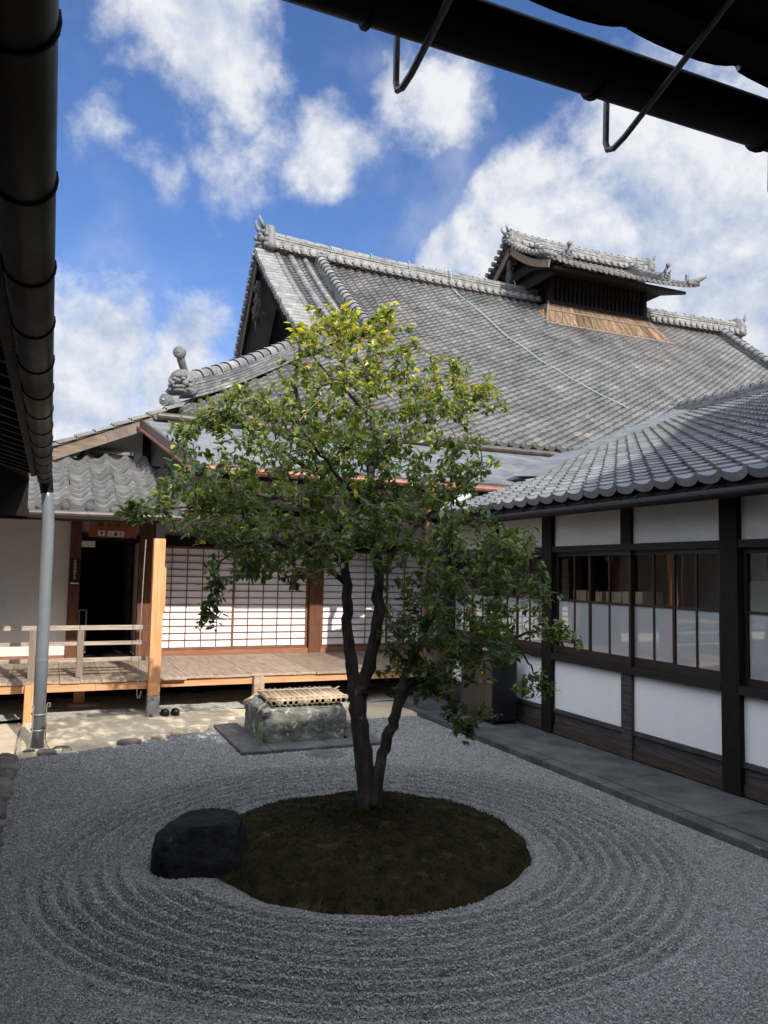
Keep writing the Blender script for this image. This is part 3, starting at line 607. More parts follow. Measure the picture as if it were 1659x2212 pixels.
for i in range(NB):
    x = 2.47+i*.0665; b = MB(); y0 = 8.96+random.uniform(-.015, .015); y1 = 9.88+random.uniform(-.02, .02); rd = .0325+random.uniform(-.002, .002); z = .492+random.uniform(-.003, .003)
    filled = i in (1, 5, 6, 10)
    xl = x-.02; b.pipe((x, y0, z), (x+.06, y1, z+.006), rd, rd*.72, 14, random.random(), 0, 0 if filled else 1, .012 if filled else .12)
    d = unit(V(.06, y1-y0, 0))
    for q in (.18+random.uniform(-.05, .05), .48+random.uniform(-.08, .08), .78+random.uniform(-.05, .05)):
        c = V(x, y0, z)+d*(y1-y0)*q; b.tube([c-d*.012, c-d*.004, c+d*.004, c+d*.012], [rd, rd*1.08, rd*1.06, rd], 14, .7)
    b.build('bamboo_pole', ['bamboo', 'bamboodark'], lid, smooth=True)
for yy in (9.10, 9.70):
    b = MB(); pts = [(2.36, yy, .41), (2.40, yy, .47), (2.44, yy, .535)]+[(2.47+.0665*i+.02, yy+.004*(i % 2), .527+.006*(i % 2)) for i in range(NB)]+[(3.47, yy, .50)]
    b.tube(pts, .009, 6, .5, wob=.15)
    for _ in range(9):
        b.tube([(2.41, yy, .48), (2.37+random.uniform(-.03, .02), yy+random.uniform(-.05, .03), .45), (2.33+random.uniform(-.05, .02), yy-.03+random.uniform(-.05, .03), .38+random.uniform(-.02, .05))], [.006, .005, .003], 5)
        b.tube([(3.45, yy, .50), (3.52+random.uniform(-.02, .03), yy+random.uniform(-.04, .04), .52+random.uniform(-.04, .04))], [.006, .003], 5)
    b.build('lashing', 'rope', lid)
kb = thing('basin_slabs', (2.8, 9.2, 0), 'dark damp stone slabs framing the ground round the stone basin', 'stone paving')
for lo, hi, zt in (((2.02, 8.58), (2.36, 9.35), .05), ((2.02, 9.356), (2.34, 10.25), .046), ((2.366, 8.58), (3.05, 8.91), .05), ((3.056, 8.60), (3.72, 8.92), .048), ((3.40, 8.926), (3.74, 9.9), .045)):
    b = MB(); b.box((*lo, -.03), (*hi, zt)); b.build('slab', 'slab', kb, bevel=.012)
b = MB(); b.tube([(2.90, 8.36, -.03), (2.90, 8.36, .016), (2.90, 8.36, .020)], [.215, .215, .20], 28); b.tube([(2.90, 8.36, .018), (2.90, 8.36, .023)], [.17, .165], 24)
tag(b.build('round_stone_cover', 'slab', org=(2.90, 8.36, 0)), 'round flat dark stone cover set in the gravel in front of the basin', 'cover stone')
w = thing('weed', (2.29, 8.84, .05), 'small bright green weed growing up beside the left corner of the basin', 'weed')
MAT['weed'] = material('weed', (.16, .36, .05), (.26, .48, .08), 20, .5, 0); MAT['weeddark'] = material('weed stem', (.05, .09, .03), None)
b = MB(); b.tube([(2.29, 8.84, .03), (2.285, 8.835, .15), (2.29, 8.83, .30)], [.004, .0035, .002], 5); b.build('stem', 'weeddark', w)
b = MB()
for i in range(64):
    h = .07+.23*i/64; an = i*2.4; d = V(math.cos(an), math.sin(an), .45); d = unit(d); ln = .045*(1-.3*abs(i/64-.7)); c = V(2.287, 8.834, h); sd = unit(np.cross(d, V(0, 0, 1)))*.006
    b.add([c, c+d*ln*.5+sd, c+d*ln, c+d*ln*.5-sd], [(0, 1, 2, 3)])
b.build('leaves', 'weed', w)

# ================================================================== TEMPLE HALL
hall = thing('temple_hall', (10, 18, 0), 'great temple hall with a tall tiled hip and gable roof carrying a smoke vent', 'temple hall')
CURVE = [(13.2, 4.64), (14, 5.12), (15, 5.77), (16, 6.45), (17, 7.14), (18, 7.85), (19.1, 8.68), (20.7, 9.92), (22, 11.0), (22.8, 11.72)]
ca = np.array(CURVE); zmain = lambda Y: float(np.interp(Y, ca[:, 0], ca[:, 1]))
RX, RZ, RT = 5.40, 2.95, .345                                   # window hall roof: eave x, eave z, slope
zright = lambda X: RZ+RT*(X-RX)
b = MB(); TW = .285
def keep_main(c):
    X, Y, Z_ = c
    if zright(X) > Z_+.02 and X > 9: return False
    if Y < 17.7: return X > 1.62+(Y-13.2)+.02
    return 5.45 < X < 25.3
tile_roof(b, (1.55, 0, 0), (1, 0, 0), (0, 1, 0), CURVE, 84, TW, 56, keep_main, amp=1.35, lift=.048, uj=.007)
# flank of the hip, falling to the left
HC = [(x-13.2+1.6, z) for x, z in CURVE if x < 18.3]
tile_roof(b, (0, 29.0, 0), (0, -1, 0), (1, 0, 0), HC, 56, TW, 26, lambda c: c[1] > 13.2+(c[0]-1.6)+.02, sori=lambda s_: .0)
roof = b.build('roof', 'tile', hall)
# the mass under the tiles
b = MB()
def hpt(x, y, z): return (x, y, z)
prof_ = [(y, zmain(y)-.10) for y in np.linspace(13.35, 22.8, 12)]
body = [(13.35, 4.2)]+prof_+[(45.6-y, z-.1) for y, z in prof_[::-1]]+[(32.2, 4.2)]
b.prism([(6.35, y, z) for y, z in body], (18.6, 0, 0))
b.add([(1.75, 13.4, 4.5), (6.35, 17.9, 7.65), (6.35, 13.4, 4.55)], [(0, 2, 1)]); b.add([(1.75, 13.4, 4.5), (1.75, 31, 4.5), (6.35, 27.6, 7.65), (6.35, 17.9, 7.65)], [(0, 3, 2, 1)])
b.add([(1.7, 13.35, 4.42), (25, 13.35, 4.42), (25, 32, 4.42), (1.7, 32, 4.42)], [(0, 3, 2, 1)])
b.box((6.0, 13.95, .3), (25, 31, 4.41))
b.build('wall', 'dark', hall)
# right end of the roof: a small verge beyond the last ridge
# verge on the left gable: cap tiles pointing out, tile rolls down the slope, barge board
b = MB(); Pm, Tm = curve_pts([q for q in CURVE if q[0] > 17] , 26)
for k in range(26):
    y, z = Pm[k]; tt = .30+random.random()*.5
    b.tube([(5.22+random.uniform(-.02, .02), y, z+.085), (5.78, y, z+.10)], [.098, .092], 12, tt); b.tube([(5.215, y, z+.085), (5.20, y, z+.085)], [.07, .06], 10, .2)
for X, r_ in ((5.92, .105), (6.38, .105), (6.82, .085)):
    pts = [(X, y, z+.06) for y, z in Pm]; 
    rb = MB()
    for k in range(len(pts)-1): rb.tube([pts[k], (V(*pts[k])*.02+V(*pts[k+1])*.98)], [r_*1.05, r_*.95], 12, random.gauss(.4, .12))
    rb.build('roll_tiles', 'ridge', roof)
b.build('verge_tiles', 'ridge', roof); b = MB()                  # the back slope is steeper
for k in range(19):
    y = 22.95+k*.16*1.0; z = 11.72-1.18*(y-22.8)+.05*((y-24.3)/1.5)**2
    b.tube([(5.22, y, z+.02), (5.8, y, z+.03)], .10, 10, random.gauss(.4, .15))
b.build('verge_tiles', 'ridge', roof)
b = MB(); b.add([(5.28, 22.8, 11.65), (5.28, 26.0, 7.95), (9, 26.0, 7.95), (9, 22.8, 11.65)], [(0, 1, 2, 3)]); b.add([(5.30, 22.8, 11.55), (5.30, 26.0, 7.85), (9, 26.0, 7.85), (9, 22.8, 11.55)], [(3, 2, 1, 0)]); b.build('rear_slope', 'tile', roof)
gab = MB(); gab.prism([(6.25, 17.7, 7.5), (6.25, 26.3, 7.4), (6.25, 22.8, 11.5)], (.1, 0, 0)); gab = gab.build('gable_wall', 'gabledark', hall)
b = MB()
for s0, s1 in zip(Pm[:-1:2], list(Pm[2::2])+[Pm[-1]]): b.beam((5.42, s0[0], s0[1]-.22), (5.42, s1[0], s1[1]-.22), .09, .40)
b.beam((5.42, 22.8, 11.45), (5.42, 26.0, 7.65), .09, .40); b.build('barge_board', 'gabledark', gab)
b = MB(); b.beam((5.36, 22.85, 11.3), (5.36, 25.3, 8.2), .05, .07); b.build('barge_trim', 'barge', gab)
b = MB()                                                         # carved pendant under the gable peak
ol = [(0, 0), (.16, -.10), (.20, -.42), (.14, -.62), (.30, -.78), (.36, -1.05), (.26, -1.32), (.10, -1.42), (0, -1.75), (-.10, -1.42), (-.26, -1.32), (-.36, -1.05), (-.30, -.78), (-.14, -.62), (-.20, -.42), (-.16, -.10)]
b.prism([(5.30, 22.55+a*.85, 10.72+c*.92) for a, c in ol], (.10, 0, 0), .5)
for a, c, q in ((.0, -.3, .12), (.20, -.95, .14), (-.20, -.95, .14), (0, -1.15, .12), (.12, -1.25, .09), (-.12, -1.25, .09), (0, -.7, .12)): b.ell((5.28, 22.55+a*.85, 10.72+c*.92), (.06, q*.8, q), None, .7, nu=10, nv=6)
b.build('gable_pendant', 'carved', gab)
# ridges
b = MB(); pts = [(x, 22.8, 11.68+.22*((x-14.5)/9.5)**4*(1 if x < 14.5 else .4)-.07*math.exp(-((x-14)/5)**2)) for x in np.linspace(5.75, 25.0, 60)]
ridge(b, pts, .40, .48, 6, .12, .45, (1, .285, .108, .075, .19), gap=.022); b.build('main_ridge', 'ridge', roof)
b = MB(); Pk, _ = curve_pts([q for q in CURVE if q[0] > 17], 24)
ridge(b, [(7.25, y, z+.02) for y, z in Pk[1:-1]], .30, .30, 6, .17, .26); b.build('descending_ridge', 'ridge', roof)
b = MB(); ridge(b, [(24.0, y, z+.02) for y, z in Pk[3:-1]], .30, .30, 6, .17, .26); b.build('descending_ridge', 'ridge', roof)
b = MB(); hp = []
for q in np.linspace(.42, 4.75, 22): hp.append((1.6+q, 13.2+q, zmain(13.2+q)+.03+.10*max(0, 1-q/1.6)**2))
ridge(b, hp, .30, .34, 6, .15, .30); b.build('hip_ridge', 'ridge', roof)
fd = unit((-1, -1, 0))
b = MB(); demon_tile(b, (5.60, 22.8, 11.70), (-1, 0, 0), .88); b.build('ridge_end_tile', 'ornament', roof, smooth=True, label='horned ornament at the left peak of the main ridge')
b = MB(); demon_tile(b, (25.1, 22.8, 11.7), (1, 0, 0), .80); b.build('ridge_end_tile', 'ornament', roof, smooth=True)
b = MB(); demon_tile(b, (1.92, 13.52, 5.02), unit((-.55, -1, 0)), .45, tube=True, horns=False); b.build('ridge_end_tile', 'ornament', roof, smooth=True, label='grimacing ornament with a raised tube tile at the hip corner')
b = MB(); c0 = V(1.66, 13.24, 4.83); b.tube([c0-fd*.25, c0+fd*.08], .105, 16, .5); b.tube([c0+fd*.08, c0+fd*.095], [.075, .065], 14, .2); b.ell(c0+fd*.09, (.03, .03, .03), None, .9)
b.build('corner_tile', 'ridge', roof)
# gutter under the main eave
b = MB(); b.tube([(1.50, 13.04, 4.52)]+[(x, 13.04, 4.52-.006*(x-1.5)) for x in np.linspace(2.2, 9.7, 12)], .068, 12); b.tube([(1.50, 13.04, 4.52), (1.44, 14.5, 4.50), (1.42, 18, 4.48)], .068, 12)
for x in np.arange(2.2, 9.8, .9): b.tube([(x, 13.04, 4.50), (x, 12.96, 4.54), (x, 13.1, 4.62)], .012, 6)
b.build('eave_gutter', 'gutterlight', hall)
# pale green rope lying down the roof
pts = []
for X, Y in ((11.9, 22.5), (12.0, 22.1), (12.2, 21.2), (12.27, 19.5), (12.55, 18.2), (12.85, 17.2), (13.2, 16.3), (13.55, 15.6)):
    pts.append((X, Y, zmain(Y)+.085))
q = []
for a, c in zip(pts, pts[1:]):
    for k in range(6): s_ = k/6; q.append(V(*a)*(1-s_)+V(*c)*s_+V(.02*math.sin(len(q)), 0, .01*math.sin(len(q)*.7)))
b = MB(); b.tube([(11.85, 22.6, 12.32), (11.86, 22.5, 12.1)]+q, .016, 6); tag(b.build('roof_rope', 'cord', org=(12, 20, 9)), 'long pale green rope hanging down the tiles of the big roof', 'rope')
b = MB()
for x in np.arange(6.3, 25, 1.35): b = MB(); b.tube([(x, 22.55, 12.0), (x+.03, 22.57, 12.15), (x+.04, 22.68, 12.27), (x+.04, 22.8, 12.31)], .012, 5); b.build('ridge_tie', 'cord', roof)

# smoke vent on the ridge
vent = MB(); vent.box((15.5, 22.0, 11.2), (19.5, 23.6, 12.05)); vent.box((15.4, 21.9, 12.45), (19.6, 23.7, 12.78))
for x in (15.46, 19.54):
    for y in (21.96, 23.64): vent.box((x-.09, y-.09, 10.7), (x+.09, y+.09, 12.7))
vent.beam((15.3, 21.92, 11.42), (19.7, 21.92, 11.42), .16, .14)
vent.prism([(14.7, 20.62, 12.15), (14.7, 20.66, 12.05), (14.7, 21.9, 12.42), (14.7, 23.7, 12.42), (14.7, 24.94, 12.05), (14.7, 24.98, 12.15), (14.7, 23.6, 12.75), (14.7, 22.0, 12.75)], (5.6, 0, 0))
vent = vent.build('smoke_vent', 'dark', hall)
b = MB()
for x in np.arange(15.72, 19.45, .185): b.box((x-.045, 21.90, 11.48), (x+.045, 21.96, 12.6))
for y in np.arange(22.15, 23.6, .2): b.box((15.40, y-.045, 11.5), (15.46, y+.045, 12.6))
b.build('lattice', 'darkx', vent)
b = MB(); n = 17
for k in range(n):
    a0, a1 = k/n, (k+1)/n; x = lambda a, top: (15.35+4.35*a) if top else (14.9+5.45*a)
    jz = random.uniform(0, .02)
    b.add([(x(a0, 0)+.01, 21.33, 10.46+jz), (x(a1, 0)-.01, 21.33, 10.46+jz), (x(a1, 1)-.006, 21.88, 11.40+jz), (x(a0, 1)+.006, 21.88, 11.40+jz)], [(0, 1, 2, 3)], random.random())
    a0, a1 = k/n, (k+1)/n
for k in range(8):
    a0, a1 = k/8, (k+1)/8; yy = lambda a, top: (21.88+1.0*a) if top else (21.33+1.45*a); zz = lambda a: 10.46+1.22*a
    b.add([(14.88, yy(a0, 0)+.01, zz(a0)), (14.88-.0+.0, yy(a1, 0)-.01, zz(a1)), (15.34, yy(a1, 1)-.006, 11.42), (15.34, yy(a0, 1)+.006, 11.42)], [(0, 3, 2, 1)], random.random()*.5+.4)
    b.add([(20.36, yy(a0, 0)+.01, zz(a0)), (20.36, yy(a1, 0)-.01, zz(a1)), (19.72, yy(a1, 1)-.006, 11.42), (19.72, yy(a0, 1)+.006, 11.42)], [(0, 1, 2, 3)], random.random())
b.build('skirt_board', 'ventboard', vent)
b = MB(); b.beam((15.17, 21.66, 11.07), (19.95, 21.66, 11.07), .03, .05); b.beam((14.88, 21.31, 10.46), (15.33, 21.87, 11.42), .06, .06); b.beam((14.8, 21.28, 10.44), (20.4, 21.28, 10.44), .12, .06); b.build('skirt_batten', 'greypost', vent)
b = MB(); VC = [(20.45, 12.20), (21.0, 12.38), (21.6, 12.68), (22.2, 13.06), (22.8, 13.55)]
VS = lambda s_: .16*((s_-3.15)/3.15)**4
tile_roof(b, (14.25, 0, 0), (1, 0, 0), (0, 1, 0), VC, 27, .2345, 13, None, sori=VS, disc_r=.062, amp=.9)
VCb = [(y-45.6, z) for y, z in VC]
tile_roof(b, (20.55, 0, 0), (-1, 0, 0), (0, -1, 0), [(y-45.6, z) for y, z in VC], 27, .2345, 13, None, sori=VS)
Pv, _ = curve_pts(VC, 11)
for y, z in Pv[:-1]:
    for xa, xb in ((14.10, 14.62), (20.7, 20.18)): b.tube([(xa, y, z+.23), (xb, y, z+.19)], [.085, .08], 10, random.random()); b.tube([(xa, 45.6-y, z+.2), (xb, 45.6-y, z+.2)], .085, 10, .4)
for X in (14.75, 20.05): b.tube([(X, y, z+.15) for y, z in Pv], .085, 10, .4)
vr = b.build('vent_roof', 'tile', vent)
b = MB(); ridge(b, [(x, 22.8, 13.55+.10*((x-17.4)/3.0)**4) for x in np.linspace(14.35, 20.4, 20)], .34, .42, 7, .11, .28, (1, .30, .085, .08, .09)); b.build('vent_ridge', 'ridge', vr)
for X in (15.3, 19.5):
    b = MB(); ridge(b, [(X, y, z+.08) for y, z in Pv[1:]], .26, .24, 5, .13, .26); b.build('descending_ridge', 'ridge', vr)
    b = MB(); demon_tile(b, (X, 20.75, 12.42), (0, -1, 0), .37, tube=True); b.build('ridge_end_tile', 'ornament', vr, smooth=True)
b = MB(); demon_tile(b, (14.26, 22.8, 13.58), (-1, 0, 0), .54); b.build('ridge_end_tile', 'ornament', vr, smooth=True)
b = MB(); demon_tile(b, (20.55, 22.8, 13.60), (1, 0, 0), .60); b.build('ridge_end_tile', 'ornament', vr, smooth=True)
b = MB(); b.tube([(20.35, 20.55, 12.5), (20.6, 20.40, 12.52), (20.85, 20.25, 12.66)], [.09, .09, .05], 10); b.tube([(20.4, 20.7, 12.5), (20.42, 20.7, 12.8)], [.05, .07], 8); b.build('corner_tile', 'ornament', vr)
b = MB()
for sg in (1, -1):
    pv = [(14.36, 22.8+sg*(y-22.8), z-.12) for y, z in Pv]
    for a, c in zip(pv, pv[1:]): b.beam(a, c, .06, .24)
b.build('barge_board', 'barge', vent)
b = MB(); b.prism([(14.28, 22.8+a*.5, 13.0+c*.55) for a, c in ol], (.08, 0, 0)); b.build('gable_pendant', 'carved', vent)
b = MB(); b.prism([(14.9, 20.9, 12.0), (14.9, 24.7, 12.0), (14.9, 22.8, 13.5)], (.06, 0, 0)); b.build('gable_board', 'dark', vent)

# lower slate roof over the veranda
ME, MEZ, MT = 10.85, 3.50, .415
zmet = lambda Y: MEZ+MT*(Y-ME)
b = MB(); nrow = 9
vx = lambda y: 1.82-(y-ME)*.245                                  # splayed left edge
def valley_x(y): return RX+(zmet(y)-RZ)/RT
for k in range(nrow):
    y0 = ME+k*(2.42/nrow); y1 = ME+(k+1)*(2.42/nrow)+.02; x = vx(y0); off = (k % 2)*.3
    xe_ = valley_x(y0)+.05
    while x < xe_:
        x1 = min(xe_, x+.62-(off if x == vx(y0) else 0)); jt = random.random()
        b.add([(x, y0, zmet(y0)+.014), (x1-.006, y0, zmet(y0)+.014), (x1-.006, y1, zmet(y1)), (x, y1, zmet(y1)), (x, y0, zmet(y0)-.006), (x1-.006, y0, zmet(y0)-.006)], [(0, 1, 2, 3), (4, 5, 1, 0)], jt); x = x1
b.add([(vx(ME), ME, zmet(ME)-.012), (7.05, ME, zmet(ME)-.012), (10.1, 13.3, zmet(13.3)-.012), (vx(13.3), 13.3, zmet(13.3)-.012)], [(0, 1, 2, 3)], .2)
low = b.build('lower_roof', 'slate', hall)
b = MB(); A_ = V(vx(ME), ME-.02, zmet(ME)); B_ = V(vx(13.25), 13.25, zmet(13.25))
b.beam(A_-V(.02, 0, .05), B_-V(.02, 0, .05), .05, .14); b.beam((1.80, ME+.03, MEZ-.05), (7.0, ME+.03, MEZ-.05), .05, .08); b.build('fascia', 'brownmetal', low)
b = MB(); b.beam(A_-V(.07, .02, .125), B_-V(.07, .02, .125), .035, .03); b.build('copper_edge', 'copper', low)
b = MB(); b.add([(1.85, ME+.02, MEZ-.09), (7.3, ME+.02, MEZ-.09), (7.3, 13.75, 3.72), (1.85, 13.75, 3.72)], [(0, 3, 2, 1)])
for x in np.arange(2.0, 7.2, .42): b.beam((x, ME+.05, MEZ-.14), (x, 13.7, 3.66), .06, .08)
b.build('soffit', 'darky', low)
b = MB(); b.tube([(x, 10.79, MEZ-.075-.006*(x-1.8)) for x in np.linspace(1.85, 7.05, 14)], .058, 12)
b.tube([(5.42, 10.79, 3.40), (5.42, 10.79, 3.26), (5.40, 10.76, 3.2), (5.36, 10.80, 3.1), (5.34, 10.82, 2.2), (5.34, 10.82, .5)], [.062, .055, .05, .045, .045, .045], 12); b.tube([(5.42, 10.79, 3.42), (5.42, 10.79, 3.28)], [.085, .075], 12)
b.build('copper_gutter', 'copper', low)
# posts of the veranda front
p = MB(); p.box((1.28, 10.95, .0), (1.435, 11.10, .33)); ps = p.build('veranda_post', 'footpost', hall, bevel=.006)
p = MB(); p.box((1.281, 10.951, .331), (1.434, 11.099, 2.44)); p.build('splice', 'newwoodz', ps, bevel=.006)
p = MB(); p.box((1.30, 10.965, 2.441), (1.42, 11.085, 3.40)); p.build('upper_post', 'dark', ps)
p = MB(); p.box((1.436, 10.98, 1.45), (1.46, 11.07, 2.05)); p.build('patch_board', 'newwoodz', ps)
for X, Y in ((5.82, 11.12),):
    p = MB(); p.box((X-.075, Y-.075, 0), (X+.075, Y+.075, 3.4)); p.build('veranda_post', 'kick', hall)
# shoji wall
WY = 13.8
p = MB(); p.box((4.40, WY-.09, .45), (4.63, WY+.1, 3.6)); p.build('wall_post', 'redz', hall, bevel=.005)
p = MB(); p.box((7.15, WY-.09, .45), (7.38, WY+.1, 3.6)); p.build('wall_post', 'dark', hall)
p = MB(); p.box((1.60, WY-.06, .54), (7.15, WY+.06, .635)); p.build('shoji_sill', 'redx', hall, bevel=.004)
p = MB(); p.box((1.60, WY-.08, 2.42), (7.15, WY+.08, 2.60)); p.build('shoji_lintel', 'darkx', hall)
p = MB(); p.box((1.62, WY+.0, 2.602), (7.15, WY+.06, 3.70)); p.build('upper_wall', 'plasterold', hall)
p = MB(); p.box((1.60, WY-.05, 3.02), (7.15, WY-.001, 3.12)); p.build('upper_beam', 'darkx', hall)
p = MB(); p.box((1.6, WY+1.2, .5), (8, WY+1.3, 3.6)); p.build('inner_wall', 'interior', hall)
def shoji(x0, x1, y, ncol, part_y):
    fr = MB(); z0, z1 = .637, 2.418; sw = .035
    fr.box((x0, y-.018, z0), (x0+sw, y+.018, z1)); fr.box((x1-sw, y-.018, z0), (x1, y+.018, z1)); fr.box((x0+sw, y-.018, z0), (x1-sw, y+.018, z0+.05)); fr.box((x0+sw, y-.018, z1-.04), (x1-sw, y+.018, z1))
    o = fr.build('shoji_screen', 'lattice', hall)
    la = MB()
    for i in range(1, ncol): x = x0+sw+(x1-x0-2*sw)*i/ncol; la.box((x-.007, y-.012, z0+.05), (x+.007, y+.008, z1-.04))
    nr = 14
    for j in range(1, nr): z = z0+.05+(z1-z0-.09)*j/nr; la.box((x0+sw, y-.0135, z-.007), (x1-sw, y+.007, z+.007))
    la.build('lattice', 'lattice', o)
    pp = MB(); pp.box((x0+sw, y+.009, z0+.05), (x1-sw, y+.011, z1-.04)); pp.build('paper', 'paper', o)
shoji(1.62, 3.02, WY-.022, 5, 0); shoji(2.98, 4.39, WY+.022, 5, 0); shoji(4.64, 5.98, WY-.022, 3, 0); shoji(5.94, 7.14, WY+.022, 3, 0)

# ================================================================== VERANDA
ver = thing('veranda', (1.5, 12.4, 0), 'long wooden veranda of pale wide boards along the front of the temple hall', 'veranda')
b = MB(); x = -4.2
while x < 6.9:
    w_ = random.uniform(.24, .34) if x < 1.2 else random.uniform(.34, .56)
    fe = 11.06 if x < 1.3 else 11.13; yj = random.uniform(-.012, .012)
    b.box((x, fe+yj, .515+random.uniform(-.003, .003)), (x+w_-.006, 13.72, .553+random.uniform(-.004, .003)), random.random()); x += w_
b.build('deck', 'paleboard', ver)
b = MB(); b.box((-4.2, 11.09, .405), (.62, 11.20, .508)); b.box((.622, 11.092, .406), (1.279, 11.20, .509)); b.build('edge_beam', 'newwoodx', ver, bevel=.004)
b = MB(); b.box((1.437, 11.17, .405), (5.75, 11.27, .502)); b.build('edge_beam', 'newwoodx', ver, bevel=.004)
for X, Y0, zt, mt in ((-.155, 11.0, .515, 'newwoodz'), (2.83, 11.08, .512, 'paleboard'), (.46, 12.0, .50, 'newwoodz'), (4.55, 11.4, .50, 'dark'), (-1.7, 11.02, .51, 'newwoodz'), (1.05, 12.6, .5, 'dark'), (2.2, 12.6, .5, 'dark'), (3.6, 12.6, .5, 'dark')):
    b = MB(); b.box((X-.075, Y0, -.02), (X+.075, Y0+.13, zt)); b.build('support_post', mt, ver, bevel=.004)
b = MB()
for x in np.arange(-4, 6.8, .9): b.box((x, 11.3, .42), (x+.09, 13.7, .512))
b.box((-4.2, 13.3, -.05), (7, 13.4, .51)); b.build('joists', 'dark', ver)
rl = thing('veranda_railing', (-.6, 11.35, .55), 'weathered grey wooden railing with three rails along the left half of the veranda', 'railing')
for z, h in ((1.215, .062), (1.005, .05), (.785, .055)):
    for x0, x1 in ((-4.2, .40), (.405, 1.278)):
        b = MB(); b.box((x0, 11.335 if z < 1.2 else 11.325, z-h/2), (x1, 11.385 if z < 1.2 else 11.395, z+h/2)); b.build('rail', 'greyrail', rl, bevel=.004)
for X in (.42, -.17, -.78, -1.4, -2.0, -2.7):
    b = MB(); b.box((X-.042, 11.316, .555), (X+.042, 11.404, 1.183)); b.build('rail_post', 'greypost', rl, bevel=.004)
b = MB(); b.tube([(1.17, 10.93, 2.42), (1.16, 10.95, 2.0), (1.15, 10.97, 1.2), (1.145, 10.98, .6), (1.14, 10.99, .36), (1.155, 10.97, .30), (1.175, 10.95, .31), (1.19, 10.95, .40)], .007, 6)
tag(b.build('hanging_cord', 'wire', org=(1.17, 10.93, 1)), 'thin cord hanging down beside the new cedar veranda post', 'cord')
for k, X in enumerate((1.52, 1.66)):
    s_ = thing('shoe', (X, 11.03, .05), ('black shoe touching the cedar veranda post, the left one of the pair' if k == 0 else 'black shoe farther from the cedar veranda post, the right one of the pair'), 'shoe', 'black shoes by the veranda post')
    b = MB(); b.ell((X, 11.06, .085), (.055, .13, .042), None, .5, nu=16, nv=10); b.ell((X, 11.0, .10), (.052, .07, .045), None, .5, nu=16, nv=10); b.build('upper', 'shoe', s_, smooth=True)
    b = MB(); b.prism([(X+.058*math.cos(a), 11.05+.135*math.sin(a), .052) for a in np.linspace(0, 6.283, 20)[:-1]], (0, 0, .02)); b.build('sole', 'black', s_)

# ================================================================== ENTRANCE WING
wing = thing('entrance_wing', (-.5, 13.5, 0), 'low entrance wing with a tiled pent roof, white walls and an open dark doorway', 'entrance wing')
b = MB(); PC = [(11.02, 2.83), (11.9, 3.19), (12.8, 3.55), (13.58, 3.86)]
tile_roof(b, (-4.35, 0, 0), (1, 0, 0), (0, 1, 0), PC, 21, .303, 12, lambda c: c[0] < 1.83-(c[1]-ME)*.12, amp=1.9, lift=.05, disc_r=.055, end_drop=.07, uj=.008)
pr = b.build('pent_roof', 'pent', wing)
b = MB(); b.add([(-4.3, 11.08, 2.76), (1.75, 11.08, 2.76), (1.75, 13.7, 3.80), (-4.3, 13.7, 3.80)], [(0, 3, 2, 1)])
for x in np.arange(-4.2, 1.8, .4): b.beam((x, 11.1, 2.71), (x, 13.7, 3.5), .05, .07)
b.beam((-4.3, 11.14, 2.70), (1.3, 11.14, 2.70), .08, .10); b.build('soffit', 'darky', pr)
b = MB(); b.tube([(-4.3, 10.93, 2.70), (1.95, 10.93, 2.735)], .05, 12); b.build('pent_gutter', 'gutterlight', pr)
b = MB()
for x in np.arange(-1.2, .95, .30): b.beam((x, 13.52, 3.915), (x+.295, 13.52, 3.915+.004), .14, .05, t=random.random())
b.build('flashing_tile', 'pent', pr)
b = MB(); b.tube([(.02, 13.3, 3.86), (.35, 13.3, 3.87)], .06, 10); b.tube([(.30, 13.28, 3.83), (.24, 12.0, 3.32), (.13, 11.2, 3.02)], .05, 10) if False else None
b.box((-.9, 13.18, 3.76), (.30, 13.34, 3.86)); b.build('ridge_box', 'slate', pr)
# upper gable with verge tiles
gz = lambda X: 3.84+.43*(X-.01)
b = MB(); b.prism([(-1.9, 13.60, 3.5), (2.05, 13.60, 3.5), (2.05, 13.60, gz(2.05)-.02), (-1.9, 13.60, gz(-1.9)-.02)], (0, .1, 0)); gw = b.build('gable_wall', 'plastergrey', wing)
for X, w_ in ((.28, .11), (1.40, .13)):
    b = MB(); b.prism([(X-w_/2, 13.52, 3.70), (X+w_/2, 13.52, 3.70), (X+w_/2, 13.52, gz(X)-.02), (X-w_/2, 13.52, gz(X)-.02)], (0, .09, 0)); b.build('gable_post', 'barge' if X < 1 else 'dark', gw)
b = MB(); b.beam((-1.9, 13.12, gz(-1.9)-.03), (.72, 13.12, gz(.72)-.03), .06, .19, (0, 0, 1)); b.build('barge_board', 'barge', gw)
b = MB(); b.beam((.722, 13.118, gz(.722)-.03), (1.62, 13.118, gz(1.62)-.03), .064, .19); b.beam((-1.9, 13.08, gz(-1.9)+.085), (1.62, 13.08, gz(1.62)+.085), .05, .03); b.build('barge_cladding', 'brownmetal', gw)
b = MB(); b.add([(-1.9, 13.1, gz(-1.9)+.08), (1.9, 13.1, gz(1.9)+.08), (1.9, 18, gz(1.9)+.08), (-1.9, 18, gz(-1.9)+.08)], [(0, 1, 2, 3)])
s0 = -1.9
